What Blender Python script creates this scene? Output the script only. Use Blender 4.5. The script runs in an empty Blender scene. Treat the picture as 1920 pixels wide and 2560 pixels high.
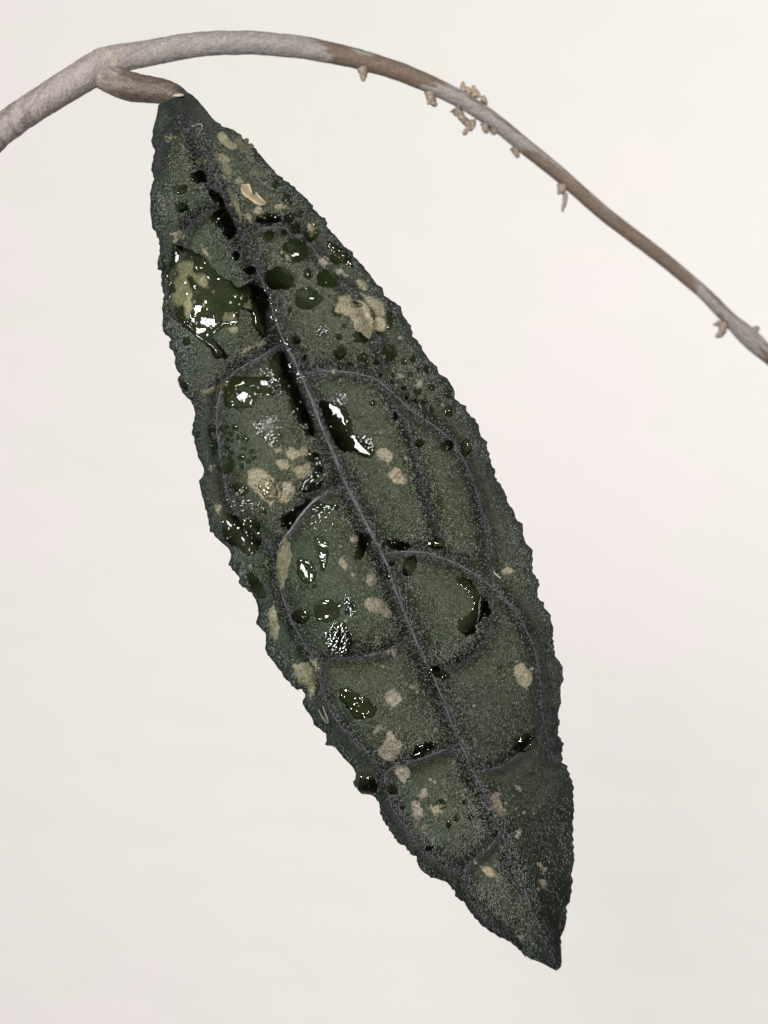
import bpy, math
import numpy as np

# ------------------------------------------------------------------ camera, world, lamps, exposure
D = 0.30                    # camera to leaf plane, metres
S0 = 5.0e-5                 # metres per photograph pixel in the leaf plane
sc = bpy.context.scene
col = sc.collection
CAM = np.array([0.0, -D, 0.0])
KEY = np.array([-0.155, -0.530, 0.120])       # small bright lamp that gives the glints

cam_d = bpy.data.cameras.new('camera')
cam = bpy.data.objects.new('camera', cam_d)
col.objects.link(cam)
cam.location = tuple(CAM)
cam.rotation_euler = (math.pi / 2, 0, 0)
cam_d.sensor_fit = 'VERTICAL'
cam_d.lens = 50.0
cam_d.sensor_height = 2560 * S0 / D * 50.0
cam_d.sensor_width = 1920 * S0 / D * 50.0
cam_d.clip_start = 0.005
cam_d.clip_end = 20.0
cam_d.dof.use_dof = True
cam_d.dof.focus_distance = 0.2935
cam_d.dof.aperture_fstop = 13.0
sc.camera = cam

world = bpy.data.worlds.new('World')
sc.world = world
world.use_nodes = True
bg = world.node_tree.nodes['Background']
bg.inputs[0].default_value = (1.0, 0.985, 0.965, 1)
bg.inputs[1].default_value = 0.11


def lamp(name, loc, target, sx, sy, power, color):
    d = bpy.data.lights.new(name, 'AREA')
    d.shape = 'RECTANGLE'
    d.size = sx
    d.size_y = sy
    d.energy = power
    d.color = color
    o = bpy.data.objects.new(name, d)
    col.objects.link(o)
    o.location = loc
    v = np.array(target, float) - np.array(loc, float)
    from mathutils import Vector
    o.rotation_euler = Vector(v).to_track_quat('-Z', 'Y').to_euler()
    return o


lamp('key_lamp', tuple(KEY), (0, 0, 0), 0.22, 0.15, 7.6, (1.0, 0.985, 0.97))
lamp('window_lamp', (-1.0, -0.45, 0.75), (0, 0, 0), 1.2, 1.2, 4.5, (1.0, 0.985, 0.97))
lamp('wall_fill', (1.05, 0.02, 0.05), (0.1, 0.62, -0.10), 0.5, 1.2, 12.3, (1.0, 0.98, 0.97))  # unseen fill added to brighten the wall from the right

sc.view_settings.view_transform = 'Standard'
sc.view_settings.look = 'None'
sc.view_settings.exposure = 0.0
sc.view_settings.gamma = 1.0
sc.view_settings.use_curve_mapping = False
try:
    sc.cycles.max_bounces = 10
    sc.cycles.transmission_bounces = 8
    sc.cycles.sample_clamp_indirect = 4.0
    sc.cycles.caustics_refractive = True
    sc.cycles.caustics_reflective = False
    sc.cycles.blur_glossy = 0.3
except Exception:
    pass

# ------------------------------------------------------------------ helpers
RNG = np.random.default_rng(7)


def unproject(px, py, h):
    """photograph pixel plus height towards the camera (pixels) -> metres"""
    px = np.asarray(px, float); py = np.asarray(py, float); h = np.asarray(h, float)
    k = (D - h * S0) / D
    return np.stack([(px - 960) * S0 * k, -h * S0, (1280 - py) * S0 * k], -1)


_LAT = {}


def noise(x, y, scale, seed=0):
    """smooth value noise, about -1..1"""
    if seed not in _LAT:
        _LAT[seed] = np.random.default_rng(1000 + seed).uniform(-1, 1, (257, 257))
    L = _LAT[seed]
    u = np.asarray(x, float) / scale + 4096.37; v = np.asarray(y, float) / scale + 4096.71
    iu = np.floor(u).astype(int); iv = np.floor(v).astype(int)
    fu = u - iu; fv = v - iv
    fu = fu * fu * (3 - 2 * fu); fv = fv * fv * (3 - 2 * fv)
    a = L[iv % 257, iu % 257]; b = L[iv % 257, (iu + 1) % 257]
    c = L[(iv + 1) % 257, iu % 257]; d = L[(iv + 1) % 257, (iu + 1) % 257]
    return (a * (1 - fu) + b * fu) * (1 - fv) + (c * (1 - fu) + d * fu) * fv


def fbm(x, y, scale, seed=0, octaves=3):
    r = 0; a = 1.0
    for i in range(octaves):
        r = r + a * noise(x, y, scale / 2 ** i, seed + i); a *= 0.5
    return r


def seg_dist(px, py, poly, closed=False, skip=None):
    """distance to a polyline and parameter of the nearest point (fraction of its length)"""
    P = np.asarray(poly, float)
    if closed:
        P = np.vstack([P, P[:1]])
    seg = np.diff(P, axis=0); ln = np.hypot(seg[:, 0], seg[:, 1]); cum = np.concatenate([[0], np.cumsum(ln)])
    best = np.full(px.shape, 1e9); par = np.zeros(px.shape)
    for i in range(len(seg)):
        if ln[i] < 1e-6:
            continue
        dx = px - P[i, 0]; dy = py - P[i, 1]
        t = np.clip((dx * seg[i, 0] + dy * seg[i, 1]) / ln[i] ** 2, 0, 1)
        d = (dx - t * seg[i, 0]) ** 2 + (dy - t * seg[i, 1]) ** 2
        m = d < best
        best = np.where(m, d, best); par = np.where(m, (cum[i] + t * ln[i]) / cum[-1], par)
    return np.sqrt(best), par


def inside(px, py, poly):
    P = np.asarray(poly, float)
    c = np.zeros(px.shape, bool)
    j = len(P) - 1
    for i in range(len(P)):
        xi, yi = P[i]; xj, yj = P[j]
        if yi != yj:
            c ^= ((yi > py) != (yj > py)) & (px < (xj - xi) * (py - yi) / (yj - yi) + xi)
        j = i
    return c


def chaikin(P, n=2, closed=True):
    P = np.asarray(P, float)
    for _ in range(n):
        if closed:
            Q = np.roll(P, -1, 0)
            P = np.stack([P * .75 + Q * .25, P * .25 + Q * .75], 1).reshape(-1, 2)
        else:
            A = P[:-1]; B = P[1:]
            M = np.stack([A * .75 + B * .25, A * .25 + B * .75], 1).reshape(-1, P.shape[1])
            P = np.vstack([P[:1], M, P[-1:]])
    return P


def mesh_obj(name, V, F, mat, parent=None, origin=None, colors=None, smooth=True):
    V = np.asarray(V, float)
    if origin is None:
        origin = V.mean(0)
    me = bpy.data.meshes.new(name)
    F = np.asarray(F, np.int64)
    n = F.shape[1]
    me.vertices.add(len(V)); me.loops.add(F.size); me.polygons.add(len(F))
    me.vertices.foreach_set('co', (V - origin).astype(np.float32).ravel())
    me.loops.foreach_set('vertex_index', F.astype(np.int32).ravel())
    me.polygons.foreach_set('loop_start', (np.arange(len(F)) * n).astype(np.int32))
    me.polygons.foreach_set('use_smooth', np.full(len(F), smooth))
    me.update(calc_edges=True)
    if colors is not None:
        a = me.color_attributes.new('tint', 'FLOAT_COLOR', 'POINT')
        C = np.ones((len(V), 4), np.float32); C[:, :3] = colors
        a.data.foreach_set('color', C.ravel())
    me.materials.append(mat)
    o = bpy.data.objects.new(name, me)
    col.objects.link(o)
    if parent is not None:
        o.parent = parent
        pl = np.array(parent['at']) if 'at' in parent else np.zeros(3)
        o.location = tuple(np.asarray(origin) - pl)
    else:
        o.location = tuple(origin)
    o['at'] = [float(v) for v in origin]
    return o


def tag(o, label, cat, group=None, kind=None):
    if label: o['label'] = label
    if cat: o['category'] = cat
    if group: o['group'] = group
    if kind: o['kind'] = kind
    return o


def grid_faces(nr, nc, flip=False, wrap=False):
    r = np.arange(nr - 1)[:, None]; c = np.arange(nc if wrap else nc - 1)[None, :]
    a = r * nc + c; b = r * nc + (c + 1) % nc; d = (r + 1) * nc + c; e = (r + 1) * nc + (c + 1) % nc
    a, b, d, e = np.broadcast_arrays(a, b, d, e)
    F = np.stack([a, d, e, b] if not flip else [a, b, e, d], -1).reshape(-1, 4)
    return F


# ------------------------------------------------------------------ materials
def new_mat(name):
    m = bpy.data.materials.new(name); m.use_nodes = True
    nt = m.node_tree; b = nt.nodes['Principled BSDF']
    return m, nt, b


def nd(nt, t, **kw):
    n = nt.nodes.new(t)
    for k, v in kw.items():
        setattr(n, k, v)
    return n


def tint_mat(name, rough, spec, nscale, namp, bscale, bdist, bstr=0.6, detail=4.0, coat=0.0, gain=1.0):
    """colour from the mesh's own tint, broken by a little noise, with fine relief"""
    m, nt, b = new_mat(name)
    at = nd(nt, 'ShaderNodeVertexColor', layer_name='tint')
    tc = nd(nt, 'ShaderNodeNewGeometry')
    no = nd(nt, 'ShaderNodeTexNoise'); no.inputs['Scale'].default_value = nscale; no.inputs['Detail'].default_value = detail
    nt.links.new(tc.outputs['Position'], no.inputs['Vector'])
    mr = nd(nt, 'ShaderNodeMapRange')
    mr.inputs['From Min'].default_value = 0.3; mr.inputs['From Max'].default_value = 0.7
    mr.inputs['To Min'].default_value = gain * (1 - namp); mr.inputs['To Max'].default_value = gain * (1 + namp)
    nt.links.new(no.outputs['Fac'], mr.inputs['Value'])
    mx = nd(nt, 'ShaderNodeVectorMath', operation='SCALE')
    nt.links.new(at.outputs['Color'], mx.inputs[0]); nt.links.new(mr.outputs['Result'], mx.inputs['Scale'])
    nt.links.new(mx.outputs['Vector'], b.inputs['Base Color'])
    b.inputs['Roughness'].default_value = rough
    b.inputs['Specular IOR Level'].default_value = spec
    if coat:
        b.inputs['Coat Weight'].default_value = coat; b.inputs['Coat Roughness'].default_value = 0.12; b.inputs['Coat IOR'].default_value = 1.33
    n2 = nd(nt, 'ShaderNodeTexNoise'); n2.inputs['Scale'].default_value = bscale; n2.inputs['Detail'].default_value = 3
    nt.links.new(tc.outputs['Position'], n2.inputs['Vector'])
    bu = nd(nt, 'ShaderNodeBump'); bu.inputs['Strength'].default_value = bstr; bu.inputs['Distance'].default_value = bdist
    nt.links.new(n2.outputs['Fac'], bu.inputs['Height']); nt.links.new(bu.outputs['Normal'], b.inputs['Normal'])
    return m


M_LEAF = tint_mat('leaf_blade', 0.6, 0.12, 2500, 0.35, 5200, 0.00012, 0.7, gain=0.45)
M_VEIN = tint_mat('leaf_vein', 0.5, 0.35, 5200, 0.5, 6500, 0.0001, 0.8, gain=0.45)
M_HAIR = tint_mat('leaf_velvet', 0.55, 0.4, 1500, 0.25, 3000, 0.00001, 0.1, gain=0.45)
M_CRUST = tint_mat('mineral_crust', 0.62, 0.35, 4200, 0.28, 7000, 0.00010, 0.7, gain=0.45)
M_SCRAP = tint_mat('dry_scrap', 0.5, 0.4, 1600, 0.16, 2600, 0.00006, 0.5, gain=0.45)
M_BARK = tint_mat('stem_bark', 0.62, 0.3, 2400, 0.20, 3000, 0.0002, 0.7, gain=0.58)
M_PET = tint_mat('petiole_bark', 0.5, 0.4, 3600, 0.35, 5200, 0.00014, 0.9, gain=0.45)

M_WATER, _nt, _b = new_mat('water')
_b.inputs['Base Color'].default_value = (0.97, 1.0, 0.95, 1)
_b.inputs['Transmission Weight'].default_value = 1.0
_b.inputs['IOR'].default_value = 1.333
_b.inputs['Roughness'].default_value = 0.015

# thin water skin: Fresnel mirror over a clear, faintly green pass-through
M_FILM = bpy.data.materials.new('water_skin'); M_FILM.use_nodes = True
nt = M_FILM.node_tree
for n_ in list(nt.nodes):
    if n_.type == 'BSDF_PRINCIPLED': nt.nodes.remove(n_)
fr = nd(nt, 'ShaderNodeFresnel'); fr.inputs['IOR'].default_value = 1.333
tr_ = nd(nt, 'ShaderNodeBsdfTransparent'); tr_.inputs['Color'].default_value = (.84, .86, .79, 1)
gs = nd(nt, 'ShaderNodeBsdfGlossy'); gs.inputs['Roughness'].default_value = 0.03
ms = nd(nt, 'ShaderNodeMixShader')
nt.links.new(fr.outputs[0], ms.inputs[0]); nt.links.new(tr_.outputs[0], ms.inputs[1]); nt.links.new(gs.outputs[0], ms.inputs[2])
nt.links.new(ms.outputs[0], nt.nodes['Material Output'].inputs['Surface'])

# beads: the refracting body lets part of the light straight through
nt = M_WATER.node_tree
tb = nd(nt, 'ShaderNodeBsdfTransparent'); tb.inputs['Color'].default_value = (.86, .90, .78, 1)
mb = nd(nt, 'ShaderNodeMixShader'); mb.inputs[0].default_value = .45
rf_ = nd(nt, 'ShaderNodeBsdfRefraction'); rf_.inputs['IOR'].default_value = 1.333; rf_.inputs['Roughness'].default_value = .02; rf_.inputs['Color'].default_value = (.9, .95, .85, 1)
fb_ = nd(nt, 'ShaderNodeFresnel'); fb_.inputs['IOR'].default_value = 1.333
gb_ = nd(nt, 'ShaderNodeBsdfGlossy'); gb_.inputs['Roughness'].default_value = .02
mt_ = nd(nt, 'ShaderNodeMixShader')
nt.links.new(tb.outputs[0], mb.inputs[1]); nt.links.new(rf_.outputs[0], mb.inputs[2])
nt.links.new(fb_.outputs[0], mt_.inputs[0]); nt.links.new(mb.outputs[0], mt_.inputs[1]); nt.links.new(gb_.outputs[0], mt_.inputs[2])
nt.nodes.remove(nt.nodes['Principled BSDF'])
nt.links.new(mt_.outputs[0], nt.nodes['Material Output'].inputs['Surface'])

M_WALL, nt, b = new_mat('pale_wall')
tc = nd(nt, 'ShaderNodeNewGeometry')
n1 = nd(nt, 'ShaderNodeTexNoise'); n1.inputs['Scale'].default_value = 4.5; n1.inputs['Detail'].default_value = 3
n2 = nd(nt, 'ShaderNodeTexNoise'); n2.inputs['Scale'].default_value = 60; n2.inputs['Detail'].default_value = 4
mp = nd(nt, 'ShaderNodeMapping'); mp.inputs['Scale'].default_value = (0.35, 1, 1.2)
nt.links.new(tc.outputs['Position'], n1.inputs['Vector']); nt.links.new(tc.outputs['Position'], mp.inputs['Vector'])
nt.links.new(mp.outputs['Vector'], n2.inputs['Vector'])
mixf = nd(nt, 'ShaderNodeMath', operation='MULTIPLY_ADD'); mixf.inputs[1].default_value = 0.25
nt.links.new(n2.outputs['Fac'], mixf.inputs[0]); nt.links.new(n1.outputs['Fac'], mixf.inputs[2])
cr = nd(nt, 'ShaderNodeValToRGB')
cr.color_ramp.elements[0].position = 0.45; cr.color_ramp.elements[0].color = (0.80, 0.795, 0.745, 1)
cr.color_ramp.elements[1].position = 0.80; cr.color_ramp.elements[1].color = (0.84, 0.783, 0.775, 1)
nt.links.new(mixf.outputs[0], cr.inputs['Fac']); nt.links.new(cr.outputs['Color'], b.inputs['Base Color'])
b.inputs['Roughness'].default_value = 0.9; b.inputs['Specular IOR Level'].default_value = 0.1
bu = nd(nt, 'ShaderNodeBump'); bu.inputs['Strength'].default_value = 0.35; bu.inputs['Distance'].default_value = 0.003
nt.links.new(n2.outputs['Fac'], bu.inputs['Height']); nt.links.new(bu.outputs['Normal'], b.inputs['Normal'])

# ------------------------------------------------------------------ setting: the pale wall behind
WY = 0.62
V = np.array([[-3, WY, -2], [3, WY, -2], [3, WY, 2.4], [-3, WY, 2.4]], float)
w = mesh_obj('wall', V, [[0, 1, 2, 3]], M_WALL, origin=np.array([0, WY, 0]))
w['kind'] = 'structure'; w['label'] = 'plain cream white wall far behind the leaf'

# ------------------------------------------------------------------ tracing tables (origin x, origin y, pixels per photograph pixel)
Z = {'A': (350, 220, 3.318), 'B': (380, 600, 4.879), 'C': (680, 520, 4.879), 'D': (780, 760, 4.1475), 'E': (430, 900, 3.95),
     'F': (480, 1220, 3.95), 'G': (880, 1060, 3.456), 'H': (620, 1580, 3.456), 'I': (1000, 1420, 3.77), 'J': (900, 1820, 2.9625),
     'K': (1060, 2080, 4.1475), 'La': (340, 220, 5.184), 'Lb': (340, 540, 5.184), 'Lc': (400, 860, 5.184), 'Ld': (480, 1180, 5.184),
     'Le': (600, 1500, 5.184), 'Lf': (760, 1780, 5.184), 'R1': (440, 200, 5.184), 'R2': (660, 460, 5.184), 'R6': (1160, 1600, 5.184),
     'R7': (1160, 1880, 5.184), 'S': (0, 60, 2.592), 'T': (640, 60, 2.592), 'U': (1280, 360, 2.592), 'P': (0, 0, 1.0),
     'W': (0, 0, 0.86406)}


def q(zone, pts):
    ox, oy, f = Z[zone]
    return np.array([(ox + x / f, oy + y / f) for x, y in pts], float)


LEFT = [(396, 261), (392, 287), (385, 313), (381, 328), (382, 336), (378, 353), (380.5, 366), (388, 373), (384, 388), (381.5, 405), (377, 424),
        (381.5, 434), (385, 448), (379.5, 463), (374.7, 484), (376.3, 505), (375, 529), (377.6, 545), (379.5, 565), (386.3, 577), (392, 588),
        (398, 604), (399, 625), (400, 634), (396, 642), (393, 658), (395, 673), (402.7, 678), (403.7, 690), (402.7, 710), (406.6, 725),
        (410.4, 741), (406.6, 754), (405.6, 775), (407.5, 791), (405.6, 810), (407.5, 827), (413, 837), (423, 841), (427, 850), (422, 856),
        (425, 873), (434, 879), (437.6, 891), (436.7, 904), (440.5, 922), (452, 937), (445, 943), (445, 954), (452, 972), (460, 987), (477, 1002),
        (485, 1020), (488, 1039), (483, 1055), (479.5, 1080), (486, 1099), (488, 1115), (493.6, 1130), (493.6, 1140), (502, 1155), (509, 1169),
        (510, 1180), (507, 1191), (497.4, 1201), (500, 1217), (505, 1240), (511, 1261), (518.6, 1288), (523, 1315), (525, 1328), (530, 1330.5),
        (538, 1342), (557, 1359), (571, 1371), (578, 1386), (574.5, 1402), (571.6, 1413), (584, 1427), (599.6, 1446), (595.7, 1458), (607, 1467),
        (627, 1481), (639, 1498), (645, 1519), (646, 1538), (639.5, 1554), (641.5, 1560), (654, 1573), (664.6, 1585), (664.6, 1608), (662.7, 1623),
        (669, 1637), (685, 1656), (696.5, 1673.6), (705, 1679), (706, 1691), (719.6, 1700.6), (729, 1714), (742.7, 1724.7), (754, 1723), (761, 1731.5),
        (762, 1743), (757, 1753), (760, 1768), (773, 1785), (782, 1799), (784, 1811), (798.6, 1822), (814, 1834), (817, 1845.6), (813, 1861),
        (817, 1865), (831, 1864), (843, 1874.5), (860, 1896), (881.5, 1917), (889, 1932), (889, 1948), (881.5, 1954.6), (886, 1965), (903, 1984.5),
        (926, 1986.4), (939, 1994), (949, 2011.5), (950, 2033), (960.6, 2056), (971, 2069), (978, 2084), (985, 2089), (991, 2104), (1014, 2117),
        (1025.6, 2134.5), (1041, 2142), (1044, 2161.5), (1054.5, 2177), (1077.7, 2194), (1110.5, 2202), (1128, 2217.5), (1137.5, 2231),
        (1139.4, 2243.5), (1160, 2255), (1173, 2277), (1198, 2308), (1217, 2323), (1244, 2340.5), (1273, 2353.5), (1291, 2368), (1312, 2389.6),
        (1328, 2398), (1357, 2409), (1389.6, 2427)]
RIGHT = [(469, 231), (480.5, 237), (494, 250), (517, 277), (531, 296), (560, 318), (581, 322.5), (594, 333), (619, 360), (640, 371), (643.5, 379),
         (656, 393), (671.5, 412), (695, 437), (718, 454.6), (735, 466), (741, 474), (757, 488), (776, 506), (787, 525.6), (805, 543), (814, 545),
         (820, 572), (834, 583.5), (860.6, 616), (882, 630), (884, 641), (905, 661), (926, 688), (942, 711), (958, 720.4), (959, 737), (970, 745),
         (993, 760.5), (1002, 766), (1006.6, 787.5), (1028, 816.5), (1032, 840), (1053, 863), (1055, 872), (1074, 901), (1093, 917), (1097, 934),
         (1118.5, 946), (1134, 971), (1138, 997), (1150, 1008), (1165.5, 1015), (1165, 1022.5), (1172, 1036), (1183.5, 1044), (1197, 1063),
         (1198, 1076.5), (1203, 1092), (1219, 1105), (1216, 1115), (1223, 1134), (1230, 1167), (1237.5, 1171), (1237.5, 1194), (1249, 1207.6),
         (1260.6, 1227), (1268, 1246), (1268, 1256), (1284, 1275), (1288, 1292), (1294, 1302), (1307, 1309), (1307.5, 1336), (1315, 1359),
         (1332, 1374.5), (1330.6, 1390), (1333.5, 1399.6), (1329, 1411), (1333.5, 1434), (1346, 1450), (1349, 1461), (1343, 1479), (1343, 1488),
         (1352, 1502), (1359.5, 1506), (1360.5, 1519), (1377, 1537), (1377, 1550), (1384.6, 1575), (1382, 1583), (1382.5, 1598), (1386, 1625),
         (1388, 1640), (1399, 1654), (1407, 1667.5), (1406.5, 1687), (1410, 1700), (1403, 1710), (1401, 1725), (1403, 1758), (1400, 1764),
         (1394, 1787), (1400, 1802.5), (1395, 1826), (1396, 1839), (1409, 1858.5), (1405, 1878), (1406, 1905), (1416.6, 1915), (1422, 1932),
         (1434, 1963), (1433, 1996), (1436, 2025), (1432, 2054), (1433, 2102), (1436, 2152), (1429, 2182), (1431, 2206), (1428, 2237), (1423, 2256.5),
         (1416.6, 2265), (1417, 2287), (1415.6, 2303), (1411, 2324), (1402.7, 2339), (1403, 2378), (1404.6, 2405), (1402, 2416.6), (1394.4, 2427)]
LEFT = np.array(LEFT, float); RIGHT = np.array(RIGHT, float)
OUT = np.vstack([LEFT, RIGHT[::-1]])

MID = q('W', [(372, 200), (385, 225), (420, 290), (455, 370), (490, 450), (520, 510), (550, 570), (580, 640), (607, 725), (640, 785), (668, 850), (695, 920),
              (725, 990), (745, 1040), (775, 1100), (805, 1160), (830, 1200), (850, 1260), (880, 1340), (915, 1420), (945, 1480), (975, 1560),
              (1005, 1630), (1040, 1700), (1080, 1790), (1110, 1870), (1140, 1930), (1180, 2010), (1204, 2090)])
VEINS = {  # side veins traced on the photograph
    'upper_left': q('W', [(390, 265), (362, 290), (345, 320), (342, 360)]),
    'La': q('W', [(497, 440), (465, 450), (430, 467), (405, 490), (394, 520), (388, 560), (372, 600)]),
    'Lb': q('W', [(607, 745), (560, 773), (510, 800), (482, 830), (470, 870), (468, 930), (478, 1000), (490, 1060), (505, 1100), (540, 1140), (590, 1185)]),
    'Lc': q('W', [(742, 1042), (690, 1073), (650, 1110), (625, 1150), (603, 1180), (598, 1220), (605, 1270), (620, 1320), (645, 1370), (670, 1410),
                  (688, 1440), (694, 1490), (720, 1550), (760, 1600), (800, 1640), (828, 1665)]),
    'Ld': q('W', [(880, 1378), (835, 1408), (780, 1421), (725, 1420), (688, 1438)]),
    'Le': q('W', [(992, 1608), (930, 1632), (880, 1650), (828, 1665), (836, 1705), (850, 1750), (880, 1800), (930, 1850), (975, 1882), (1008, 1872)]),
    'Lf': q('W', [(1085, 1795), (1060, 1830), (1030, 1850), (1008, 1872), (1003, 1905), (1015, 1945), (1050, 1990), (1105, 2035)]),
    'Ra': q('W', [(520, 520), (535, 503), (570, 490), (620, 492), (655, 512), (692, 555), (722, 600), (770, 640), (815, 720), (830, 790)]),
    'Rb': q('W', [(658, 808), (705, 800), (760, 805), (810, 815), (850, 848), (890, 888), (940, 920), (985, 960), (1010, 1010), (1030, 1060),
                  (1045, 1120), (1055, 1190), (1062, 1250)]),
    'Rb2': q('W', [(815, 820), (850, 870), (885, 930), (905, 1010), (925, 1090), (950, 1160)]),
    'Rc': q('W', [(828, 1198), (870, 1190), (930, 1195), (990, 1218), (1050, 1255), (1100, 1302), (1140, 1360), (1160, 1420), (1168, 1480), (1172, 1560),
                  (1195, 1640)]),
    'Rd': q('W', [(935, 1455), (1000, 1432), (1040, 1400), (1062, 1350), (1060, 1290)]),
    'Re': q('W', [(1025, 1668), (1080, 1658), (1120, 1632), (1165, 1590), (1185, 1540)]),
}
VW = {'upper_left': .6, 'La': .8, 'Lb': 1.0, 'Lc': 1.0, 'Ld': .7, 'Le': .9, 'Lf': .8, 'Ra': .75, 'Rb': .95, 'Rb2': .35, 'Rc': 1.0, 'Rd': .45, 'Re': .6}

# ------------------------------------------------------------------ leaf relief as fields on a pixel grid
AO = np.array([430.0, 235.0]); AD = np.array([1392.0, 2427.0]) - AO; AL = np.hypot(*AD); AD /= AL; AN = np.array([AD[1], -AD[0]])   # AN points right


def to_st(P):
    d = np.asarray(P, float) - AO
    return d @ AD, d @ AN


def edge_table(P):
    s, t = to_st(P); o = np.argsort(s); return s[o], t[o]


LS, LT = edge_table(LEFT); RS, RT = edge_table(RIGHT); MS, MT = edge_table(MID)
GX0, GY0, GP = 330, 190, 2.0
gx = np.arange(GX0, 1490, GP); gy = np.arange(GY0, 2470, GP)
PX, PY = np.meshgrid(gx, gy)
smid, smpar = seg_dist(PX, PY, MID)
dv = np.full(PX.shape, 1e9)         # distance to side veins, wide veins count as nearer
groove = np.zeros(PX.shape)
for kname, P in VEINS.items():
    d, par = seg_dist(PX, PY, chaikin(P, 1, False))
    wgt = VW[kname] * (1 - 0.55 * par)
    dv = np.minimum(dv, d / np.maximum(VW[kname], .3) ** .5)
    groove = np.maximum(groove, wgt * np.exp(-(d / 15) ** 2))
# distance to the margin on a coarser grid
cx, cy = np.meshgrid(np.arange(GX0, 1494, 4.0), np.arange(GY0, 2474, 4.0))
mdc, _ = seg_dist(cx, cy, OUT, True)
mdc = np.where(inside(cx, cy, OUT), mdc, -mdc)


def bil(field, x, y, x0=GX0, y0=GY0, p=GP):
    u = np.clip((np.asarray(x, float) - x0) / p, 0, field.shape[1] - 1.001); v = np.clip((np.asarray(y, float) - y0) / p, 0, field.shape[0] - 1.001)
    iu = u.astype(int); iv = v.astype(int); fu = u - iu; fv = v - iv
    return (field[iv, iu] * (1 - fu) + field[iv, iu + 1] * fu) * (1 - fv) + (field[iv + 1, iu] * (1 - fu) + field[iv + 1, iu + 1] * fu) * fv


MD = bil(mdc, PX, PY, GX0, GY0, 4.0)
SS = (PX - AO[0]) * AD[0] + (PY - AO[1]) * AD[1]; TT = (PX - AO[0]) * AN[0] + (PY - AO[1]) * AN[1]
tl = np.interp(SS, LS, LT); tr = np.interp(SS, RS, RT); tm = np.interp(SS, MS, MT)
UU = np.where(TT > tm, (TT - tm) / np.maximum(tr - tm, 8), (TT - tm) / np.maximum(tm - tl, 8))
SN = np.clip(SS / AL, -.05, 1.05)
au = np.minimum(np.abs(UU), 1.15)
halfw = np.where(TT > tm, tr - tm, tm - tl)
fade = np.clip(SN / .06, 0, 1) * np.clip((1.02 - SN) / .12, .15, 1)
H = 500 * (SN - SN ** 2) - 150 * np.clip(SN - .82, 0, 1) ** 2 / .03
H += np.minimum(halfw, 300) * fade * (np.where(TT > tm, .22, .07) * au - 0.30 * np.clip(au - .72, 0, 1) ** 2 / .28)
H += 56 * fade * (1 - .6 * np.clip((SN - .66) / .1, 0, 1) * np.clip(UU * 3, 0, 1)) * (1 - np.exp(-(np.minimum(dv, smid) / 52) ** 1.4)) * np.clip(MD / 60, .15, 1)
H -= (34 * (1 - .5 * SN)) * fade * np.exp(-(smid / 24) ** 2) + 15 * groove * fade
H += fade * 9 * noise(PX, PY, 62, 1) * np.exp(-np.abs(MD) / 42) * 1.3
H += 3.2 * fbm(PX, PY, 46, 5) * fade + 1.1 * noise(PX, PY, 9, 9)


def blur(a, r):
    for ax in (0, 1):
        c = np.cumsum(np.pad(a, [(r + 1, r) if i == ax else (0, 0) for i in (0, 1)], mode='edge'), axis=ax)
        n = a.shape[ax]
        a = (np.take(c, np.arange(2 * r + 1, 2 * r + 1 + n), ax) - np.take(c, np.arange(0, n), ax)) / (2 * r + 1)
    return a


H += 16 * np.exp(-np.maximum(SS, 0) / 40)            # the base rises over the end of the petiole
HS = blur(H, 4)                       # smooth version that water and crusts lie on
HX = np.gradient(blur(H, 1), GP, axis=1); HY = np.gradient(blur(H, 1), GP, axis=0)
WETM = np.zeros(PX.shape); CRM = np.zeros(PX.shape)     # where water / crust lies (hairs are matted there)

# ------------------------------------------------------------------ generic patch on the leaf: height field over a traced outline
PATCHES = []


def half_slopes(px, py, h):
    P = unproject(px, py, h)
    a = CAM - P; a /= np.linalg.norm(a); c = KEY - P; c /= np.linalg.norm(c)
    n = a + c
    return -n[0] / abs(n[1]), n[2] / abs(n[1])


def mark(field, x, y, m):
    ix = np.clip(np.round((x[m] - GX0) / GP).astype(int), 0, field.shape[1] - 1); iy = np.clip(np.round((y[m] - GY0) / GP).astype(int), 0, field.shape[0] - 1)
    field[iy, ix] = 1


def patch_grid(polys, pad=8, p=1.8):
    A = np.vstack(polys)
    x = np.arange(A[:, 0].min() - pad, A[:, 0].max() + pad, p); y = np.arange(A[:, 1].min() - pad, A[:, 1].max() + pad, p)
    return np.meshgrid(x, y)


def signed(X, Y, polys):
    best = np.full(X.shape, -1e9)
    for P in polys:
        d, _ = seg_dist(X, Y, P, True)
        best = np.maximum(best, np.where(inside(X, Y, P), d, -d))
    return best


def finish(name, X, Y, HH, keep, mat, colors=None, smooth=True):
    nr, nc = X.shape
    F = grid_faces(nr, nc)
    ok = keep.ravel()[F].any(1)
    F = F[ok]
    used = np.unique(F); idx = np.full(nr * nc, -1); idx[used] = np.arange(len(used))
    V = unproject(X.ravel()[used], Y.ravel()[used], HH.ravel()[used])
    C = None if colors is None else colors.reshape(-1, 3)[used]
    return mesh_obj(name, V, idx[F], mat, colors=C, smooth=smooth)


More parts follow.
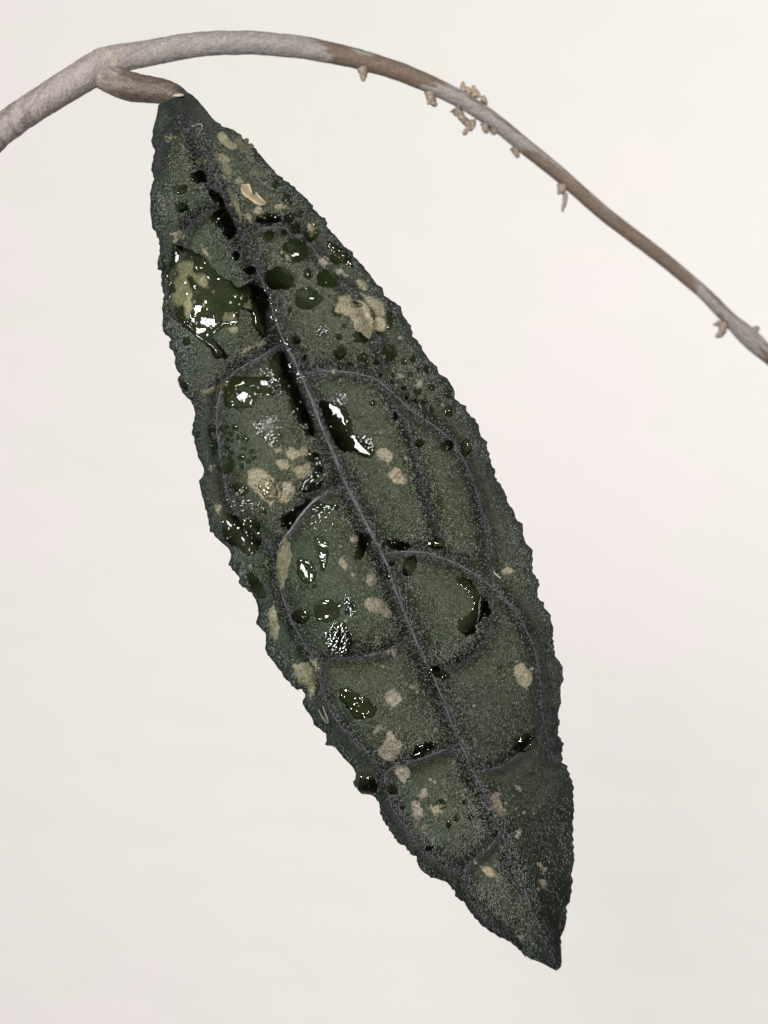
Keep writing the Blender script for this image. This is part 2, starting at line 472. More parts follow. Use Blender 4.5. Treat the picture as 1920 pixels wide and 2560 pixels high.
def drop(cx_, cy_, rx, ry, ang=0.0, theta=58, jig=0.05, seed=None, gl=None):
    """a bead of water: a cap standing on the leaf"""
    seed = int(cx_ * 7 + cy_) % 97 if seed is None else seed
    p = min(1.8, max(rx, ry) / 7)
    R = max(rx, ry) * 1.25 + 3
    X, Y = np.meshgrid(np.arange(cx_ - R, cx_ + R, p), np.arange(cy_ - R, cy_ + R, p))
    ca, sa = math.cos(ang), math.sin(ang)
    dx = (X - cx_) * ca + (Y - cy_) * sa; dy = -(X - cx_) * sa + (Y - cy_) * ca
    rho = np.hypot(dx / rx, dy / ry)
    aa = np.arctan2(dy / ry, dx / rx)
    rho = rho * (1 + jig * np.sin(2 * aa + seed) + jig * .7 * np.sin(3 * aa + seed * 2.3) + jig * .4 * np.sin(5 * aa + seed * 1.7))
    r = min(rx, ry); th = math.radians(theta); lim = 1 / math.sin(th)
    capz = r * (np.sqrt(np.maximum(lim ** 2 - rho ** 2, 0)) - lim * math.cos(th))
    g = np.where(rho < lim, capz, -r * lim * math.cos(th) - (rho - lim) * r)
    # the bead stands on the mean plane of the leaf below it
    m = rho < 1
    A = np.stack([np.ones(m.sum()), X[m] - cx_, Y[m] - cy_], 1)
    co, *_ = np.linalg.lstsq(A, bil(HS, X[m], Y[m]), rcond=None)
    if gl is not None:
        hsx, hsy = half_slopes(cx_, cy_, co[0])
        Rr = r * lim
        den = math.sqrt(max(Rr ** 2 - gl[0] ** 2 - gl[1] ** 2, 1))
        want = np.array([hsx + gl[0] / den, hsy + gl[1] / den])
        dev = want - co[1:3]; L_ = np.hypot(*dev)
        if L_ > .62: dev = dev * .62 / L_
        co[1:3] = co[1:3] + dev
    base = co[0] + co[1] * (X - cx_) + co[2] * (Y - cy_)
    lowest = np.maximum(base + g + 1.2, bil(HS, X, Y) - 7)
    HH = np.where(rho < 1.0, np.maximum(base + g + 1.2, bil(HS, X, Y) + 0.9), lowest)
    mark(WETM, X, Y, rho < 1.02)
    return finish('water_droplet', X, Y, HH, rho < 1.12, M_WATER)


def add_flecks(X, Y, HH, flecks, lift=1.0):
    """small wet facets that catch the lamp"""
    for x0, y0, w in flecks:
        d = np.hypot(X - x0, Y - y0)
        m = d < w * 1.6
        if not m.any(): continue
        c_ = HH[m][np.argmin(d[m])] + lift
        a_, b_ = half_slopes(x0, y0, c_)
        pl = c_ + a_ * (X - x0) + b_ * (Y - y0) - 6 * np.clip(d / w - 1, 0, 2)
        HH = np.where(m, np.maximum(HH, pl), HH)
    return HH


def frost(poly, n, wmin=1.6, wmax=3.2, seed=1, core=None):
    """a mist of tiny wet facets caught on the hair tips"""
    P = chaikin(poly, 2)
    X, Y = patch_grid([P], pad=8, p=.85)
    r = np.random.default_rng(seed)
    xs = r.uniform(X.min(), X.max(), n * 4); ys = r.uniform(Y.min(), Y.max(), n * 4)
    sd = signed(xs[None], ys[None], [P])[0] + 5 * noise(xs, ys, 12, 3)
    ok = np.where(sd > 0)[0][:n]
    base = bil(HS, X, Y)
    fl = []
    for i in ok:
        f_ = min(1, sd[i] / 14)
        if r.uniform() < .35 + .65 * f_: fl.append((xs[i], ys[i], r.uniform(wmin, wmax) * (.7 + .3 * f_)))
    HH = add_flecks(X, Y, base - 4, fl, 8.5)
    return finish('water_film', X, Y, HH, HH > base - 3.5, M_FILM, smooth=False)


def film(polys, height=6.0, edge=12.0, rag=2.2, glints=(), dots=0, ripple=0.35, spark=0.0, seed=3, pool=False):
    """a thin sheet of water with a ragged rim; glint outlines lie level with the lamp"""
    polys = [chaikin(P, 2) for P in polys]; gl = [chaikin(P, 1) for P in glints]
    pp_ = 1.2 if dots else 1.6
    X, Y = patch_grid(polys + gl, p=pp_)
    sd = signed(X, Y, polys) + rag * fbm(X, Y, 9, 20 + seed, 2)
    t = np.clip(sd / edge, 0, 1)
    g = np.where(sd > 0, height * np.sqrt(np.maximum(1 - (1 - t) ** 2, 0)), np.maximum(sd * .8, -7))
    base = bil(HS, X, Y)
    if pool:                                   # a level sheet that bends down to the leaf at its rim
        m = sd > 0
        cxx, cyy = X[m].mean(), Y[m].mean()
        a_, b_ = half_slopes(cxx, cyy, base[m].mean())
        pl = a_ * (X - cxx) + (b_ + .15) * (Y - cyy)
        pl = pl + np.percentile((base - pl)[m], 80)
        g = np.where(sd > 0, np.minimum(np.maximum(pl - base, 1.2), height * np.sqrt(np.maximum(1 - (1 - t) ** 2, 0))), g)
        g = np.where(sd > 0, blur(g, 3), g)
    g = g + ripple * noise(X, Y, 14, 31 + seed) * (sd > 0)
    if spark:
        g = g + spark * (1 - 2 * np.abs(noise(X, Y, 7, 41 + seed))) * (sd > 2)
    flecks = []
    if dots:
        r = np.random.default_rng(seed * 13 + 5)
        n = 0
        xs = r.uniform(X.min(), X.max(), dots * 8); ys = r.uniform(Y.min(), Y.max(), dots * 8)
        for x0, y0 in zip(xs, ys):
            if n >= dots: break
            j = int((x0 - X[0, 0]) / pp_); i = int((y0 - Y[0, 0]) / pp_)
            if 0 <= i < X.shape[0] and 0 <= j < X.shape[1] and sd[i, j] > 3:
                flecks.append((x0, y0, r.uniform(2.2, 3.8))); n += 1
    HH = base + g
    cov = sd > 0
    HH = add_flecks(X, Y, HH, flecks)
    for P in gl:
        s2 = signed(X, Y, [P]) + 3.2 * fbm(X, Y, 9, 60 + seed, 2) - 9 * np.clip(noise(X, Y, 5, 64 + seed) - .35, 0, 1)
        m = s2 > 0
        if m.sum() < 4: continue
        cxx, cyy = X[m].mean(), Y[m].mean()
        b0 = HH[m].mean()
        a_, b_ = half_slopes(cxx, cyy, b0)
        pl = a_ * (X - cxx) + b_ * (Y - cyy)
        lift = np.percentile((HH - pl)[m], 62)
        pl = pl + lift + 0.20 * fbm(X, Y, 9, 71 + seed, 3)
        tt = np.clip(s2 / 4.0, 0, 1); tt = tt * tt * (3 - 2 * tt)
        HH = np.where(m, np.maximum(HH, HH * (1 - tt) + pl * tt), HH)
        cov |= m
    mark(WETM, X, Y, cov)
    return finish('water_film', X, Y, HH, cov | (sd > -6), M_FILM)


BEIGE = (0.315, 0.275, 0.180); GREY = (0.31, 0.272, 0.205); OLIVE = (0.235, 0.222, 0.130); LIME = (0.220, 0.218, 0.128); PINK = (0.285, 0.245, 0.182); FAINT = (0.105, 0.105, 0.060)


def crust(poly, color=BEIGE, height=2.4, edge=5.0, rag=3.2, grain=1.2, seed=3, crumbs=10):
    """a crusty grainy deposit with loose crumbs round its rim"""
    P = chaikin(poly, 2)
    X, Y = patch_grid([P], p=1.6, pad=16 if crumbs else 8)
    sd = signed(X, Y, [P])
    sd = sd + rag * fbm(X, Y, 11, 80 + seed, 3) + .8 * noise(X, Y, 3.2, 85 + seed)
    r = np.random.default_rng(seed * 31 + 7)
    for _ in range(crumbs):
        i = r.integers(len(P)); c_ = P[i] + (P[i] - P.mean(0)) * r.uniform(.02, .28) + r.normal(0, 4, 2)
        sd = np.maximum(sd, r.uniform(.8, 3.4) - np.hypot(X - c_[0], (Y - c_[1]) * r.uniform(.8, 1.25)))
    t = np.clip(sd / edge, 0, 1)
    g = np.where(sd > 0, height * np.sqrt(np.maximum(1 - (1 - t) ** 2, 0)), np.maximum(sd, -6))
    gr = noise(X, Y, 3.4, 90 + seed)
    g = g + (sd > -1) * (1.1 * grain * gr + .55 * grain * noise(X, Y, 8, 91 + seed) + .5)
    HH = bil(HS, X, Y) + g
    c = np.array(color)[None, None, :] * (1 + .25 * noise(X, Y, 14, 92 + seed) + .34 * gr)[..., None]
    rim = np.clip(1 - sd / 6, 0, 1)[..., None] * .55
    c = c * (1 - rim) + np.array([.10, .10, .06]) * rim
    mark(CRM, X, Y, sd > 1.6)
    return finish('crust_patch', X, Y, HH, sd > -4, M_CRUST, np.clip(c, .02, 1))

LANDMARKS = [(735, 629, 'largest round bead'), (817, 698, 'lens shaped bead'), (905, 790, 'biggest tan crust'), (975, 881, 'bead with two glints'), (640, 490, 'dry husk'), (660, 1210, 'large oval crust'),
             (568, 1162, 'biggest cluster bead'), (520, 760, 'large still puddle'), (600, 1335, 'black edge puddle'), (995, 1190, 'lone oval crust'), (1306, 1686, 'chunky tan crust'),
             (978, 1875, 'large lumpy crust'), (985, 1745, 'round pale crust'), (1243, 2010, 'long tan crust'), (1225, 2180, 'smooth beige crust'), (762, 1385, 'forked white glint'),
             (818, 1527, 'ringed puddle'), (760, 1180, 'heart shaped crust'), (1032, 2030, 'tall rough crust'), (865, 1060, 'long white wet glint'), (570, 470, 'spindle crust'), (1270, 1425, 'straw needle'),
             (1117, 1114, 'vein cut bead'), (850, 884, 'dark bead above the vein'), (945, 1510, 'pinkish crust streak'), (1205, 1520, 'ragged dark wet streak')]
_SEEN = {}


def beside(what, x, y):
    """a label that places a small thing by the nearest landmark on the leaf"""
    L = min(LANDMARKS, key=lambda l: math.hypot(l[0] - x, l[1] - y) + (0 if math.hypot(l[0] - x, l[1] - y) > 3 else 999))
    ds = (x - L[0]) * AD[0] + (y - L[1]) * AD[1]; dt = (x - L[0]) * AN[0] + (y - L[1]) * AN[1]
    side_ = ('tip side' if ds > 0 else 'stem side') if abs(ds) > abs(dt) else ('right flank' if dt > 0 else 'left flank')
    key = (what, L[2], side_)
    _SEEN[key] = _SEEN.get(key, 0) + 1
    return key


def ordinal(k):
    return ['first', 'second', 'third', 'fourth', 'fifth', 'sixth', 'seventh', 'eighth', 'ninth', 'tenth', 'eleventh', 'twelfth'][min(k, 11)]


def label_small(items, what, cat, group):
    """items: (object, x, y); counted outwards from the landmark"""
    by = {}
    for o, x, y in items:
        k = beside(what, x, y)
        L = next(l for l in LANDMARKS if l[2] == k[1])
        by.setdefault(k, []).append((math.hypot(L[0] - x, L[1] - y), o))
    for k, lst in by.items():
        lst.sort(key=lambda e: e[0])
        for i, (_, o) in enumerate(lst):
            where = {'tip side': 'towards the tip', 'stem side': 'towards the stem', 'right flank': 'across the leaf rightwards', 'left flank': 'across the leaf leftwards'}[k[2]]
            tag(o, ('%s %s from the %s %s' % (ordinal(i), what, k[1], where)) if len(lst) > 1 else '%s beside the %s %s' % (what, k[1], where), cat, group)


# ------------------------------------------------------------------ beige and olive deposits on the leaf
CG = 'mineral crust patches on the leaf'
TINY = 'tiny crust specks on the leaf'
CRUSTS = [
    ('R1', [(540, 700), (600, 660), (660, 720), (720, 790), (800, 850), (780, 900), (700, 910), (620, 830), (560, 790)], OLIVE, 'olive crust patch hugging the shoulder of the leaf just below the petiole', {}),
    ('R1', [(800, 700), (860, 780), (940, 860), (1000, 920), (960, 950), (880, 930), (800, 860), (760, 780)], FAINT, 'faint dark olive stain along the toothed edge beside the olive shoulder patch', dict(height=2)),
    ('R1', [(515, 955), (590, 940), (640, 990), (710, 1050), (680, 1110), (700, 1170), (720, 1240), (660, 1240), (600, 1180), (590, 1110), (550, 1040)], OLIVE, 'pale olive tapering crust streak beside the midrib above the dry leaf scrap', {}),
    ('R1', [(600, 1235), (640, 1250), (645, 1300), (610, 1285)], OLIVE, 'small olive crust dab at the lower end of the tapering streak', {}),
    ('A', [(712, 822), (745, 830), (790, 900), (830, 970), (852, 1060), (830, 1082), (795, 1020), (750, 930)], OLIVE, 'narrow spindle shaped olive crust lying along the midrib beside the dry scrap', {}),
    ('A', [(775, 765), (830, 735), (862, 780), (840, 800), (795, 802)], OLIVE, 'olive crust dab tucked at the top end of the dry leaf scrap', {}),
    ('A', [(938, 990), (1000, 975), (1025, 1010), (1010, 1052), (960, 1058), (935, 1030)], BEIGE, 'rounded beige crust under the pointed end of the dry leaf scrap', {}),
    ('A', [(868, 1040), (912, 1032), (932, 1090), (952, 1130), (912, 1118), (880, 1082)], BEIGE, 'beige crust wedge between the spindle crust and the oval puddle', {}),
    ('A', [(1103, 992), (1130, 962), (1190, 948), (1232, 990), (1190, 1012), (1130, 1012)], BEIGE, 'small angular beige crust between two black wet spots on the upper right edge', {}),
    ('A', [(458, 600), (490, 572), (518, 600), (500, 642), (470, 632)], OLIVE, 'small olive crust above the uppermost dark wet spot left of the midrib', {}),
    ('A', [(230, 400), (268, 402), (270, 430), (240, 436)], OLIVE, 'tiny olive crust fleck at the end of the uppermost side vein', {}),
    ('A', [(905, 690), (940, 650), (1000, 670), (1080, 720), (1020, 745), (950, 735)], FAINT, 'dull olive stain on the upper right margin level with the dry leaf scrap', dict(height=2.5)),
    ('A', [(880, 560), (930, 560), (955, 600), (910, 612)], FAINT, 'small dull olive stain below the dark stained edge of the shoulder', dict(height=2)),
    ('Lb', [(470, 210), (560, 185), (632, 190), (612, 270), (562, 330), (500, 372), (458, 340), (525, 290), (478, 250)], OLIVE, 'olive crust lump on the left margin just above the large puddle', {}),
    ('B', [(598, 68), (642, 100), (702, 170), (690, 206), (640, 180), (602, 122)], OLIVE, 'small elongated olive crust on the dry rim above the large puddle', {}),
    ('B', [(310, 340), (380, 240), (500, 268), (512, 320), (492, 370), (485, 398), (560, 390), (640, 430), (682, 490), (670, 570), (620, 582), (550, 540), (500, 500), (470, 425), (428, 436), (432, 530), (500, 620), (490, 700), (502, 800), (480, 930), (450, 976), (410, 930), (390, 820), (360, 790), (320, 812), (240, 770), (220, 640), (270, 640), (300, 600), (265, 520), (310, 470), (332, 400)], OLIVE, 'large branching olive crust soaking in the left side of the large puddle', dict(height=3.1)),
    ('B', [(868, 900), (950, 880), (1032, 948), (1030, 978), (890, 1002)], OLIVE, 'square olive crust on the lower rim of the large puddle', {}),
    ('B', [(928, 1090), (1000, 1050), (1072, 1080), (1052, 1140), (1000, 1162), (948, 1140)], OLIVE, 'round olive crust on the dry island below the large puddle', {}),
    ('B', [(1082, 1342), (1200, 1300), (1232, 1320), (1180, 1372), (1110, 1388)], BEIGE, 'beige crust chip at the outer end of the row above the first big side vein', {}),
    ('B', [(1258, 1270), (1380, 1230), (1402, 1270), (1340, 1332), (1268, 1322)], PINK, 'pinkish crust chip at the midrib end of the row above the first big side vein', {}),
    ('B', [(1130, 800), (1200, 795), (1205, 835), (1150, 838)], OLIVE, 'small olive crust bead at the right end of the large puddle', {}),
    ('B', [(595, 1862), (680, 1800), (800, 1768), (872, 1740), (840, 1822), (760, 1882), (650, 1892)], OLIVE, 'long olive crust smear on the bend of the first big left side vein', dict(height=3)),
    ('C', [(428, 190), (500, 200), (532, 250), (492, 302), (448, 290)], BEIGE, 'beige crust crumb lying inside the teardrop shaped bead near the right edge', dict(height=3)),
    ('C', [(168, 558), (220, 588), (242, 652), (180, 652), (160, 600)], BEIGE, 'tan crust chip on the lower left rim of the largest round bead', dict(height=3.1)),
    ('C', [(548, 630), (620, 608), (682, 640), (692, 690), (640, 722), (590, 690)], GREY, 'greyish crust ring between the largest round bead and the right edge', {}),
    ('C', [(758, 770), (830, 738), (952, 820), (920, 842), (870, 832), (800, 812)], GREY, 'ragged greyish crust touching the lens shaped bead', {}),
    ('C', [(1018, 880), (1112, 868), (1182, 958), (1132, 1032), (1060, 970)], OLIVE, 'wet olive crust close to the right edge above the biggest tan crust', {}),
    ('C', [(798, 1068), (940, 1048), (1012, 1118), (1100, 1118), (1182, 1228), (1242, 1330), (1242, 1460), (1212, 1612), (1130, 1562), (1030, 1482), (990, 1420), (968, 1332), (850, 1292), (748, 1272), (798, 1200)], BEIGE, 'biggest smooth tan crust sheet on the upper right margin', dict(height=4.3)),
    ('C', [(1048, 1000), (1200, 1078), (1332, 1100), (1392, 1240), (1382, 1342), (1280, 1322), (1200, 1232), (1110, 1110)], OLIVE, 'rough olive crust between the biggest tan crust and the right edge', dict(height=3.1)),
    ('C', [(1248, 1350), (1332, 1318), (1402, 1400), (1402, 1472), (1320, 1522), (1258, 1482)], BEIGE, 'rounded tan crust lobe beside the black water under the biggest crust', dict(height=4.3)),
    ('D', [(898, 725), (952, 728), (958, 766), (910, 772)], BEIGE, 'tiny square beige crust among the small beads on the right margin', {}),
    ('D', [(1083, 790), (1132, 788), (1152, 830), (1122, 872), (1080, 850)], GREY, 'small beige crust directly above a small bead on the right margin', {}),
    ('E', [(738, 1110), (820, 1058), (960, 1108), (1042, 1200), (1078, 1290), (1078, 1342), (1022, 1372), (1000, 1442), (930, 1422), (850, 1342), (788, 1282), (748, 1200)], BEIGE, 'largest oval grainy crust on the left half of the leaf', dict(height=4.3, grain=1.8)),
    ('E', [(1083, 1195), (1207, 1195), (1228, 1290), (1182, 1402), (1080, 1422), (1030, 1372), (1102, 1322)], BEIGE, 'knobbly crust block fused to the lower side of the large oval crust', dict(height=3.7, grain=1.8)),
    ('E', [(1028, 990), (1080, 968), (1172, 1020), (1162, 1082), (1080, 1098), (1038, 1050)], BEIGE, 'wet crust knob between the large oval crust and the twin lobed crust', dict(height=3.7)),
    ('E', [(1118, 900), (1180, 858), (1250, 890), (1300, 848), (1362, 880), (1342, 940), (1250, 962), (1190, 1002), (1130, 962)], BEIGE, 'twin lobed crust at the top of the crust cluster beside the midrib', dict(height=3.7)),
    ('E', [(1208, 1060), (1280, 1040), (1350, 1008), (1398, 1060), (1372, 1112), (1310, 1172), (1268, 1192), (1208, 1132)], BEIGE, 'heart shaped crust in the dark wet hollow beside the midrib', dict(height=4.3, grain=1.8)),
    ('E', [(1008, 880), (1070, 858), (1092, 900), (1030, 922)], GREY, 'pale small crust beside the twin lobed crust', {}),
    ('E', [(1438, 1150), (1482, 1138), (1494, 1180), (1450, 1194)], OLIVE, 'small olive crust next to the junction of side vein and midrib', {}),
    ('E', [(365, 1040), (405, 1038), (402, 1082), (370, 1092)], OLIVE, 'small dull crust on the left edge beside the cluster of small beads', dict(height=3)),
    ('E', [(425, 1460), (470, 1428), (512, 1450), (462, 1522), (440, 1502)], OLIVE, 'small olive crust above the black puddle on the left edge', dict(height=3)),
    ('F', [(838, 420), (900, 388), (932, 430), (870, 462)], BEIGE, 'small beige crust at the foot of the bright silvery vein', {}),
    ('Ld', [(1210, 900), (1270, 908), (1282, 1020), (1312, 1100), (1260, 1200), (1240, 1350), (1160, 1572), (1150, 1400), (1120, 1250), (1108, 1100), (1150, 980)], (0.225, 0.21, 0.118), 'long yellow olive spindle crust against the silvery vein', dict(height=3.7)),
    ('Le', [(380, 80), (470, 68), (482, 240), (522, 380), (512, 450), (480, 522), (410, 492), (370, 300), (348, 210)], LIME, 'yellow green sausage shaped crust on the lower left margin', {}),
    ('Le', [(690, 820), (820, 808), (910, 812), (960, 860), (990, 960), (970, 1060), (992, 1190), (930, 1272), (890, 1272), (880, 1150), (770, 1100), (710, 1000), (688, 900)], LIME, 'yellow green shield shaped crust beside the notched left edge', dict(height=3.7)),
    ('Le', [(895, 780), (950, 770), (1020, 808), (1000, 900), (990, 980), (975, 920), (962, 850), (930, 800)], (0.36, 0.33, 0.27), 'pale flaking crust rim on the inner side of the shield shaped crust', dict(height=3.1)),
    ('P', [(875, 1345), (893, 1340), (900, 1354), (880, 1362)], PINK, 'pinkish crust fleck by the dark hollow left of the midrib', dict(height=3)),
    ('P', [(848, 1398), (860, 1392), (876, 1413), (864, 1424), (850, 1412)], BEIGE, 'beige crust crumbs right of the forked white glint', dict(height=3)),
    ('G', [(120, 1330), (165, 1290), (215, 1310), (220, 1370), (170, 1400), (120, 1380)], PINK, 'pinkish beige grainy crust left of the midrib below the dark hollow', dict(height=3)),
    ('P', [(908, 1502), (935, 1490), (966, 1505), (984, 1538), (972, 1548), (945, 1532), (914, 1522)], PINK, 'pinkish grainy crust streak against the left flank of the lower midrib', dict(height=3)),
    ('G', [(205, 250), (240, 213), (310, 208), (368, 260), (352, 322), (290, 338), (238, 302)], BEIGE, 'round grainy crust touching the white wet glint right of the midrib', dict(grain=1.7)),
    ('G', [(303, 430), (350, 383), (410, 378), (458, 430), (488, 470), (472, 522), (410, 533), (350, 502), (308, 460)], BEIGE, 'oval grainy crust alone in the middle of the olive right cell', dict(grain=1.7)),
    ('G', [(1283, 1270), (1320, 1238), (1392, 1238), (1394, 1290), (1340, 1318), (1298, 1290)], BEIGE, 'small rounded crust next to a straw coloured needle near the right edge', {}),
    ('I', [(1058, 930), (1160, 883), (1188, 940), (1242, 980), (1253, 1040), (1222, 1122), (1150, 1128), (1108, 1070), (1080, 1010)], BEIGE, 'chunky tan crust on the lower right half near the toothed edge', dict(height=3.7, grain=1.8)),
    ('H', [(1183, 550), (1220, 493), (1290, 498), (1352, 570), (1290, 642), (1240, 662), (1188, 600)], GREY, 'round pale grainy crust right of the sparkling dark puddle', dict(grain=1.7)),
    ('H', [(1393, 470), (1440, 438), (1473, 480), (1420, 503)], GREY, 'small pale crust between the round pale crust and the midrib', dict(height=3)),
    ('H', [(1128, 1010), (1180, 948), (1208, 858), (1252, 868), (1292, 930), (1342, 960), (1332, 1040), (1260, 1133), (1180, 1112), (1118, 1050)], GREY, 'large lumpy pale crust above the fork of the lower left side vein', dict(height=3.4, grain=1.8)),
    ('H', [(1073, 860), (1120, 818), (1143, 850), (1090, 892)], GREY, 'small pale crust at the upper left of the large lumpy crust', dict(height=3)),
    ('H', [(1273, 1190), (1340, 1153), (1412, 1190), (1392, 1250), (1362, 1312), (1320, 1302), (1268, 1230)], GREY, 'pale grainy crust just below the fork of the lower left side vein', dict(grain=1.7)),
    ('J', [(443, 490), (470, 428), (512, 450), (502, 510), (450, 522)], GREY, 'upper oval crust of the pair in the lower left cell', {}),
    ('J', [(383, 540), (420, 518), (462, 580), (478, 660), (440, 702), (395, 692), (388, 610)], GREY, 'tall rough crust below the oval crust in the lower left cell', {}),
    ('J', [(395, 700), (432, 700), (427, 750), (400, 772)], OLIVE, 'small wet crust at the foot of the tall rough crust, left of its twin', {}),
    ('J', [(448, 720), (500, 718), (494, 770), (450, 778)], OLIVE, 'small olive crust twin at the foot of the tall rough crust, on its inner side', {}),
    ('J', [(518, 600), (560, 558), (637, 570), (622, 632), (570, 664), (530, 632)], BEIGE, 'tan crust half covered by a bead in the lower left cell', dict(height=3.1)),
    ('J', [(963, 500), (1000, 463), (1037, 480), (1032, 540), (1052, 600), (1064, 662), (1010, 642), (978, 590)], PINK, 'long tan crust in the dark hollow right of the lower midrib', dict(height=3.7)),
    ('J', [(1158, 440), (1190, 428), (1199, 475), (1172, 464)], GREY, 'small pale crust at the top of the dark cell right of the lower midrib', dict(height=3)),
    ('J', [(1153, 780), (1190, 768), (1184, 812), (1153, 818)], GREY, 'small pale crust halfway down the dark cell right of the lower midrib', dict(height=3)),
    ('J', [(888, 1050), (940, 1013), (990, 1050), (1034, 1102), (1000, 1123), (920, 1092)], BEIGE, 'smooth beige crust in the green cell closest to the leaf tip', dict(height=3.7)),
    ('J', [(1303, 1010), (1340, 998), (1384, 1050), (1372, 1074), (1330, 1042)], GREY, 'forked pale crust near the tip on the dark right side', dict(height=3)),
    ('K', [(1203, 510), (1250, 498), (1288, 550), (1240, 598), (1213, 560)], GREY, 'round pale crust below the forked crust on the dark right side', dict(height=3)),
    ('K', [(968, 1063), (1000, 1068), (1028, 1120), (1006, 1138), (973, 1090)], GREY, 'slim pale crust nearest the leaf tip', dict(height=3)),
    ('H', [(1223, 180), (1280, 148), (1293, 190), (1250, 218)], GREY, 'faint crust smear beside the midrib above the round pale crust', dict(height=2.5)),
]
for i, (zn, pts, c, lab, kw) in enumerate(CRUSTS):
    tag(crust(q(zn, pts), c, seed=i % 23, **kw), lab, 'crust', CG)

SPECKS = [('G', 475, 297, 6.5), ('G', 945, 955, 4.5), ('G', 600, 700, 3.5), ('I', 1100, 882, 4), ('I', 1245, 950, 6), ('I', 700, 1300, 5), ('H', 1165, 295, 6), ('H', 1470, 520, 5),
          ('H', 1110, 50, 5), ('H', 1185, 825, 4), ('J', 555, 400, 6), ('J', 520, 380, 5), ('J', 1215, 630, 4.5), ('J', 1290, 635, 4), ('J', 1155, 600, 4), ('J', 1080, 560, 5), ('J', 1070, 610, 6),
          ('J', 975, 520, 4), ('J', 1022, 490, 4.5), ('K', 1190, 600, 4), ('K', 535, 320, 5), ('K', 360, 245, 3.5), ('K', 1130, 1160, 3), ('D', 870, 842, 4.5), ('D', 915, 350, 5), ('D', 750, 555, 4),
          ('D', 980, 1600, 6.5), ('D', 710, 1335, 3.5), ('E', 640, 1325, 5.5), ('E', 690, 1295, 5), ('E', 765, 1180, 5), ('E', 720, 805, 3), ('B', 520, 755, 4), ('B', 630, 795, 5), ('B', 1195, 750, 4),
          ('B', 755, 630, 3), ('B', 1100, 690, 2.5), ('F', 1470, 580, 4), ('F', 1590, 860, 6), ('F', 575, 780, 7), ('F', 1520, 1310, 6), ('C', 1565, 1585, 6), ('C', 120, 540, 4), ('A', 740, 775, 4),
          ('D', 1355, 1045, 4), ('D', 225, 700, 6), ('D', 290, 790, 4), ('R7', 680, 735, 3.5), ('R7', 640, 570, 3)]
items = []
for i, (zn, x, y, r) in enumerate(SPECKS):
    c0 = q(zn, [(x, y)])[0]
    a = np.linspace(0, 2 * math.pi, 9)[:-1]
    P = np.stack([c0[0] + r * np.cos(a + i) * (1 + .2 * np.sin(2 * a + i)), c0[1] + r * np.sin(a + i)], 1)
    items.append((crust(P, GREY if i % 3 else BEIGE, height=3.0, edge=3, rag=1.0, grain=.8, seed=i % 19, crumbs=0), c0[0], c0[1]))
label_small(items, 'tiny pale crust speck', 'crust', TINY)

# ------------------------------------------------------------------ water: puddles and films
WG = 'thin water films and puddles on the leaf'


def ell(cx_, cy_, rx, ry, n=14, ang=0):
    a = np.linspace(0, 2 * math.pi, n + 1)[:-1]
    x = rx * np.cos(a); y = ry * np.sin(a)
    return np.stack([cx_ + x * math.cos(ang) - y * math.sin(ang), cy_ + x * math.sin(ang) + y * math.cos(ang)], 1)


